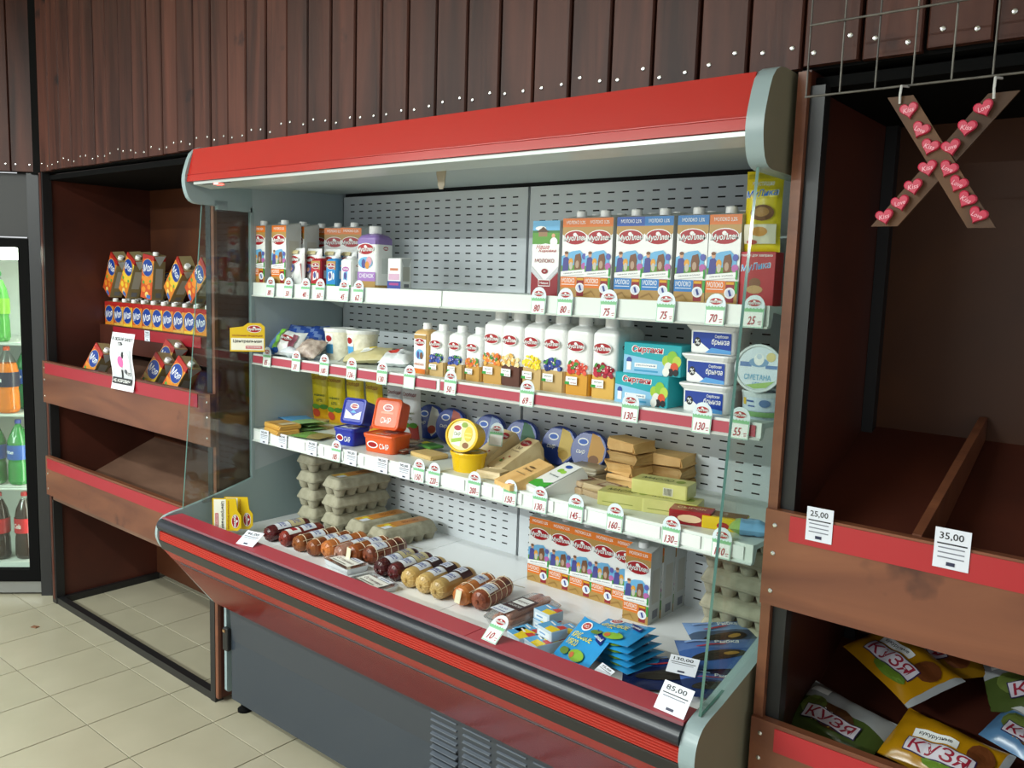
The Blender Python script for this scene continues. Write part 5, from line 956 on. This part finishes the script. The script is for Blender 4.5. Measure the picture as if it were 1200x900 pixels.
lean(151, 342, 1.89, TZ, 30, -2, 'juice carton leaning on top of the rows, second from the left wall', 1)
lean(164, 338, 1.96, TZ, 26, 0, 'juice carton leaning on top of the rows, behind the upright one', 2)
lean(178, 337, 1.90, TZ, 8, 4, 'juice carton standing almost upright on the packed rows', 0)
lean(203, 337, 1.89, TZ, 48, -6, 'juice carton tipped over on the packed rows beside the upright one', 1)
lean(228, 342, 1.90, TZ, 50, -4, 'juice carton tipped over on the packed rows nearest the right post', 0)
lean(184, 332, 1.98, TZ, 72, 5, 'juice carton lying low behind the tipped cartons', 2)
sz = lambda Y: .98+.43*(Y-1.602)+.004
lean(102, 440, 1.665, sz(1.69)+.012, 31, -4, 'juice carton leaning in the lower bin left of the paper notice', 0, -14)
lean(170, 455, 1.665, sz(1.69)+.012, 31, -4, 'juice carton leaning in the lower bin right of the paper notice', 1, -14)
lean(187, 450, 1.765, sz(1.80)+.005, 24, -4, 'juice carton leaning at the back of the lower bin', 2, -12)
lean(196, 464, 1.665, sz(1.69)+.012, 31, -4, 'juice carton leaning in the lower bin nearest the right post', 0, -14)
# paper notice clipped to the bin front, slightly curled
def curl(u, v, n): return (u, -.0045-n+.006*math.sin(v*32), v)
nb = MB(); P = Print(nb, curl, True, 0); P.n = 0; P.sub = True
NW, NH = .17, .225
k0 = 12; V = [curl(-NW/2+NW*i/4, NH*j/k0, 0) for j in range(k0+1) for i in range(5)]; Fq = [(j*5+i, j*5+i+1, j*5+i+6, j*5+i+5) for j in range(k0) for i in range(4)]
nb.add(V, Fq, mat('E9EBF0', .5), True); P.n = .0006
P.text('В ЛЮБОЙ БИЛЕТ', 0, NH*.90, .017, INK, NW*.9); P.text('гль', -.01, NH*.81, .014, INK)
P.rect(-NW*.42, NH*.2, NW*.42, NH*.72, mat('C9CDD2', .5)); P.ell(-NW*.2, NH*.46, NW*.18, NH*.22, WHITE, 16); P.ell(NW*.22, NH*.48, NW*.16, NH*.2, mat('E8E8EA', .5), 16); P.ell(-NW*.02, NH*.5, NW*.13, NH*.10, mat('E86AA8', .5), 14); P.ell(NW*.1, NH*.62, NW*.05, NH*.06, INK, 10); P.rect(-NW*.02, NH*.2, NW*.04, NH*.36, INK); P.ell(NW*.18, NH*.34, NW*.06, NH*.04, mat('5A5E66'), 10); P.text('ЧТО', NW*.3, NH*.3, .014, INK)
P.rect(-NW*.42, NH*.11, NW*.42, NH*.22, INK); P.text('НЕ КОРОВИЧ', 0, NH*.165, .013, WHITE, NW*.74)
q = aty(143, 449, 1.566); thing('paper_notice', 'white paper notice with black drawing and pink spot on the juice bin board', 'notice', (q.x, 1.569, 1.10), (R(-2), 0, R(2)), None, nb.mesh('paper_notice'))
# ================================================================== PRICE TAGS
TAGB = mat('DCEAF0', .35); PEN = mat('A82838', .5); GRS = mat('7FBF8C', .5)
_tg = {}
def price_tag(pr):
    if pr not in _tg:
        b = MB(); w, h = .05, .072; arc = [(w*.48*math.cos(R(a)), h*.62+h*.36*math.sin(R(a))) for a in range(0, 181, 20)]
        b.prism([(-w*.46, 0), (w*.46, 0)]+arc, 0, .0008, TAGB); P = Print(b, front(0)); P.rect(-w*.45, .001, w*.45, h*.50, mat('8FC8A0', .5)); P.rect(-w*.42, .0025, w*.42, h*.47, WHITE)
        P.poly([(-w*.46, h*.50)]+[(-w*.46+w*.92*i/12, h*(.56 if i % 2 else .60)) for i in range(13)]+[(w*.46, h*.50)], GRS); logo(P, 0, h*.74, w*.62, 0)
        if pr: P.text(pr, -w*.06, h*.22, h*.25, PEN, w*.12*len(pr)+w*.16, .35, 4); P.rect(w*.22, h*.18, w*.38, h*.20, PEN, 8); P.rect(w*.25, h*.11, w*.36, h*.13, PEN, 8)
        _tg[pr] = b.mesh('price_tag')
    return _tg[pr]
def tags(lst, z0, shelf):
    for u, v, pr, lb in lst:
        q = aty(u, v, SF-.013); thing('price_tag', 'rounded price tag '+lb, 'price tag', (q.x, SF-.0125, z0), (R(-4), 0, 0), None, price_tag(pr))
tags([(316, 340, '80', 'under the first orange milk carton by the left end panel'), (337, 341, '50', 'under the second orange milk carton by the left end panel'), (357, 342, '40', 'under the white and red kefir pouch'), (374, 343, '60', 'under the small red carton bottle'), (402, 345, '45', 'under the small white carton bottle'), (419, 346, '62', 'under the large bottle with purple band'),
      (630, 358, '80', 'reading 80 under the tall white and red milk box'), (661, 360, '80', 'reading 80 under the orange cartons beside the white box'), (712, 363, '75', 'reading 75 under the gap before the dark blue carton'), (779, 367, '75', 'reading 75 under the light blue milk cartons'), (837, 371, '70', 'reading 70 under the last orange milk carton'), (882, 374, '25', 'reading 25 under the small red box')], 1.4935, '')
tags([(312, 410, '85', 'at the left end of the middle shelf'), (346, 414, '20', 'under the green striped bag'), (379, 419, '100', 'reading 100 under the front curd tub'), (411, 423, '126', 'reading 126 under the cheese braid pack'), (447, 427, '130', 'reading 130 under the cheese braid and white bag'), (479, 431, '', 'blank looking, under the white bag with red print'), (527, 440, '50', 'reading 50 under the small blueberry bottles'),
      (617, 454, '69', 'reading 69 under the vanilla bottle'), (738, 474, '130', 'reading 130 under the turquoise boxes'), (822, 488, '130', 'reading 130 under the white tub stack'), (866, 494, '55', 'reading 55 under the sour cream tubs')], 1.2495, '')
tags([(393, 525, '185', 'under the dark blue tubs'), (490, 547, '150', 'reading 150 beside the green carded pack'), (508, 551, '220', 'reading 220 just before the yellow tubs'), (555, 562, '200', 'reading 200 under the first kraft wedge'), (597, 573, '150', 'reading 150 under the film wrapped wedge'), (632, 582, '130', 'reading 130 under the white and green pack'), (674, 592, '145', 'reading 145 under the beige slice packs'), (720, 603, '160', 'reading 160 under the kraft stack'), (786, 618, '130', 'reading 130 under the dark red small box'), (845, 636, '110', 'reading 110 under the yellow and brown box')], .9735, '')
q = aty(569, 508, 1.86); o = thing('price_tag', 'rounded price tag stuck upright behind the first kraft wedge', 'price tag', (q.x, 1.905, S3+.066), (R(-10), 0, R(12)), None, price_tag('')); 
def card_mesh(pr, w=.062, h=.046, lines=2, dark=True, thick=.0006):
    b = MB().box(-w/2, w/2, 0, thick, 0, h, mat('E4E8F2', .4)); P = Print(b, front(0)); P.text(pr, -w*.03, h*.80, h*.2, INK, w*.68); P.rect(-w*.42, h*.60, w*.42, h*.635, INK)
    for k in range(lines): P.rect(-w*.38, h*(.5-.12*k), w*.36, h*(.53-.12*k), mat('7A7E8A'))
    P.rect(-w*.12, h*.08, w*.12, h*.17, mat('2A2E4A')); return b.mesh('price_card')
pc = card_mesh('90,00', .05, .048)
for k, (u, v, lb) in enumerate(((310, 512, 'under the tan cheese slices'), (331, 516, 'under the lower edge of the fanned blue packs'), (366, 524, 'under the green flat pack'), (412, 535, 'under the flat orange tub'), (448, 543, 'under the clear packs of sliced meat'), (474, 548, 'under the tan carded pack'))):
    q = aty(u, v, SF-.009); thing('price_card', 'plain white shelf price card '+lb, 'price tag', (q.x, SF-.0115, .974), (R(-3), 0, 0), None, pc)
def ontop(nm, label, mesh, u, v, z, rot, dz=0): q = atz(u, v, z); return thing(nm, label, 'price tag', (q.x, q.y, z+dz), rot, None, mesh)
c85 = card_mesh('85,00', .068, .058, 1); ontop('price_card', 'white price card reading 85,00 leaning on the red ledge', c85, 783, 836, .758, (R(-40), 0, R(-4)))
ontop('price_card', 'white price card lying over the red ledge beside the first salami', card_mesh('46,00', .068, .058, 1), 286, 639, .758, (R(-60), 0, R(12)))
ontop('price_tag', 'rounded price tag reading 10 lying on the red ledge by the frankfurters', price_tag('10'), 572, 752, .758, (R(-48), 0, R(-4)))
ontop('price_card', 'white price card reading 130,00 on the navy fish pack', card_mesh('130,00', .068, .05, 1), 797, 790, .70, (R(-62), R(0), R(14)))
ontop('price_card', 'white price card reading 75,00 in front of the blue crab meat bag', card_mesh('75,00', .05, .03, 0), 702, 792, .705, (R(-58), 0, R(-22)))
q = aty(173, 398, 1.838); thing('price_card', 'small white price card on the red strip below the juice row', 'price tag', (q.x, 1.836, 1.262), (0, 0, 0), None, card_mesh('74,00', .046, .046))
def rcard(u0, u1, v0, v1, pr, lb):
    a, c = aty(u0, v1, 1.574), aty(u1, v0, 1.574); thing('price_card', lb, 'price tag', ((a.x+c.x)/2, 1.5755, a.z), (0, 0, 0), None, card_mesh(pr, c.x-a.x, c.z-a.z, 3))
rcard(943, 977, 599, 632, '25,00', 'smaller white price card near the left stile of the snack bin'); rcard(1092, 1139, 625, 663, '35,00', 'larger white price card at the divider of the snack bin')
# ================================================================== YELLOW SIGNS
def ysign(w=.115, h=.10):
    b = MB(); out = [(-w/2, 0), (w/2, 0), (w/2, h*.86), (w*.38, h*.98), (w*.02, h*.98), (-w*.12, h*.86), (-w/2, h*.80)]
    b.prism(out, 0, .003, mat('DDB914', .35), 'xz', mat('7A5A10')); P = Print(b, front(0)); P.rect(-w*.47, h*.05, w*.47, h*.46, mat('F0EEDC', .4)); logo(P, w*.2, h*.78, w*.42); P.text('МОЛОЧНАЯ ПРОДУКЦИЯ', 0, h*.54, h*.07, mat('8A2A1A'), w*.86); P.text('Центральная', 0, h*.35, h*.13, INK, w*.82); P.rect(-w*.05, h*.1, w*.42, h*.2, mat('C8646A', .4)); P.text('маслосырзавод', w*.18, h*.15, h*.05, WHITE, w*.4)
    return b.mesh('yellow_sign')
ys = ysign()
q = aty(290, 412, 1.65); thing('yellow_sign', 'small yellow dairy sign held beside the left end of the middle shelf', 'sign', (q.x, 1.65, q.z), (0, 0, R(50)), None, None, [('board', ys), ('clip_arm', MB().tube([(0, .003, .03), (0, .112, .03)], .003, mat('B8BEBE', .3), 6).mesh('clip_arm'))])
for k, (u, Y, lb) in enumerate(((249, 1.545, 'yellow dairy sign turned on its side by the left glass, front one'), (263, 1.585, 'yellow dairy sign turned on its side, tucked behind the other'))):
    q = aty(u, 606, Y); thing('yellow_sign', lb, 'sign', (max(q.x, XL+.008), Y, .742), (0, R(90), R(42)), None, ys)
# ================================================================== WIRE GRID AND THE HEART CROSS
wg = thing('wire_grid', 'hanging steel wire grid in front of the planks above the snack unit', 'wire grid', (-.1, 1.50, 2.25)); WIRE = noisy('wire_steel', '4E4A44', '6A665E', (40, 40, 40), .35, .1, 3, .5)
wv = MB().tube([(0, 0, -.338), (0, 0, .5)], .0017, WIRE, 6).mesh('wire'); wh = MB().tube([(-.49, 0, 0), (.6, 0, 0)], .002, WIRE, 6).mesh('wire')
for k in range(19): link('wire', wv, wg, (-.49+.058*k, 0, 0))
for z in (-.338, -.218, -.098, .022, .142, .5): link('wire', wh, wg, (0, -.0045, z))
YX = 1.478
def px(u, v): q = aty(u, v, YX); return Vector((q.x, q.z))
cxz = px(1108, 188)
xo = thing('heart_cross', 'brown wooden cross shaped ornament covered with pink hearts', 'ornament', (cxz.x, YX, cxz.y))
SLW = noisy('slat_wood', '46301F', '664529', (10, 10, 3), .5, .1, 5, .3)
for (a, c, y) in (((1055, 113), (1150, 267), 0), ((1176, 107), (1035, 265), .0045)):
    A, B = px(*a)-cxz, px(*c)-cxz; d = (B-A).normalized(); n = Vector((-d.y, d.x)); w = .0165; hx = lambda p, s: (p.x+s*w/abs(d.y), p.y)
    part('slat', MB().prism([hx(A, -1), hx(A, 1), hx(B, 1), hx(B, -1)], y, y+.004, SLW), xo)
hp = []
for i in range(28):
    t = 2*math.pi*i/28; hp.append((16*math.sin(t)**3/34, (13*math.cos(t)-5*math.cos(2*t)-2*math.cos(3*t)-math.cos(4*t)+2.5)/34))
HK = mat('C22E4A', .3); HT = mat('F0A8B4', .35)
def heart(txt):
    s = .030; b = MB(); P2 = [(x*s, z*s) for x, z in hp][::-1]; b.prism(P2, -.004, 0, HK); b.loft([[(x, -.004, z) for x, z in P2], [(x*.86, -.0062, z*.86) for x, z in P2]], HK, True, (False, True)); Print(b, front(-.0062)).text(txt, 0, .001, s*.24, HT, s*.55, .2); return b.mesh('heart')
hk, hl = heart('Kiss'), heart('Love')
for i, (u, v, r) in enumerate(((618, 392, -10), (657, 460, 25), (690, 520, 18), (882, 385, -22), (820, 453, 8), (766, 522, -14), (684, 595, -12), (754, 597, 24), (634, 660, -12), (588, 717, -16), (533, 765, -14), (788, 650, 25), (818, 705, 30), (857, 760, 26))):
    p_ = px(860+u/3, v/3)-cxz; link('heart', hk if i % 2 == 0 else hl, xo, (p_.x, -.0006, p_.y), (0, R(r), 0))
for (u, v0, v1) in ((1056, 101, 122), (1166, 91, 116)):
    a, c = px(u+1, v0)-cxz, px(u-1, v1)-cxz; part('cable_tie', MB().tube([(a.x+.004, .022, a.y+.003), (a.x, -.002, a.y), ((a.x+c.x)/2, -.006, (a.y+c.y)/2), (c.x, -.003, c.y)], .0022, mat('C8C8C4', .4), 6), xo)
# ================================================================== SNACK BAGS IN THE RIGHT BIN
def onslope(u, v, z0=.53): d = ray(u, v); t = (z0-.43*1.602-EYE)/(d.z-.43*d.y); return CAMP+d*t
GRB = mat('4A5A2A', .25); SIL = mat('A8ACAE', .25); YLB = mat('B88410', .22)
def chip_art(kind):
    def art(P, L, Wd):
        if kind == 'w': P.ell(0, -Wd*.1, L*.22, Wd*.24, mat('5A3A22', .3), 14); P.ell(-L*.26, -Wd*.05, L*.14, Wd*.2, mat('6A7A3A', .3), 12); P.text('со вкусом', L*.02, -Wd*.28, Wd*.09, mat('E0B428'), L*.4, .1, 6); P.text('Кузя', L*.05, -Wd*.12, Wd*.0+.022, WHITE, L*.34); P.rect(-L*.42, Wd*.2, -L*.2, Wd*.32, WB)
        else: P.rect(-L*.3, -Wd*.02, L*.1, Wd*.12, WHITE, 6); P.text('кукурузные', -L*.1, Wd*.05, Wd*.06, INK, L*.3, 0, 6); P.ell(L*.3, Wd*.1, L*.12, Wd*.2, mat('6A3A1E', .3), 12); P.ell(L*.1, -Wd*.34, L*.22, Wd*.1, mat('6A8A2E', .3), 12)
        P.rect(-L*.31, -Wd*.31, L*.31, -Wd*.05, mat('2A1650'), 4); P.rect(-L*.30, -Wd*.295, L*.30, -Wd*.065, mat('D8D2DC'), 4); P.text('КУЗЯ', 0, -Wd*.18, Wd*.19, mat('9A1A34'), L*.54, .1, 4)
    return art
bw = bag_parts(.20, .14, .05, lambda a, b: SIL if b > .1 else GRB, chip_art('w'), .14, 101).mesh('snack_bag'); byl = bag_parts(.21, .145, .055, lambda a, b: YLB if a < .85 else SIL, chip_art('y'), .14, 102).mesh('snack_bag'); byd = bag_parts(.20, .14, .05, lambda a, b: mat('8A6414', .25) if a > -.6 else SIL, chip_art('y'), .16, 103).mesh('snack_bag'); bbl = bag_parts(.17, .13, .05, lambda a, b: mat('5A86B0', .22) if b < .3 else SIL, chip_art('w'), .14, 104).mesh('snack_bag')
SLP = math.degrees(math.atan(.43))
for u, v, mesh_, yaw, dz, lb in ((980, 862, bw, -14, .0, 'silver and green snack bag with brown picture against the bin board'), (1052, 822, byl, -34, .056, 'yellow snack bag lying over the silver one'), (1100, 778, byd, -58, .010, 'dark gold snack bag at the back of the bin'), (1105, 905, byl, -10, .004, 'bright yellow snack bag with white strip by the bin board'), (1215, 830, bw, 20, .01, 'pale snack bag deep in the bin beside the blue one'), (1215, 886, bbl, -20, .0, 'blue and white snack bag in the bin')):
    q = onslope(u, v); thing('snack_bag', lb, 'bag', (q.x, q.y+.012, q.z+.008+dz), Euler((Matrix.Rotation(R(SLP), 3, 'X') @ Matrix.Rotation(R(yaw), 3, 'Z')).to_euler()), None, mesh_)
# a dry brown scrap on the tiles
q = atz(41, 735, 0); rest(thing('brown_scrap', 'small brown scrap lying on the floor tiles before the cooler', 'scrap', (q.x, q.y, 0), (0, 0, R(20)), None, flat(.03, .018, .003, mat('7A5238', .7), None, .002, 5)), .0002)
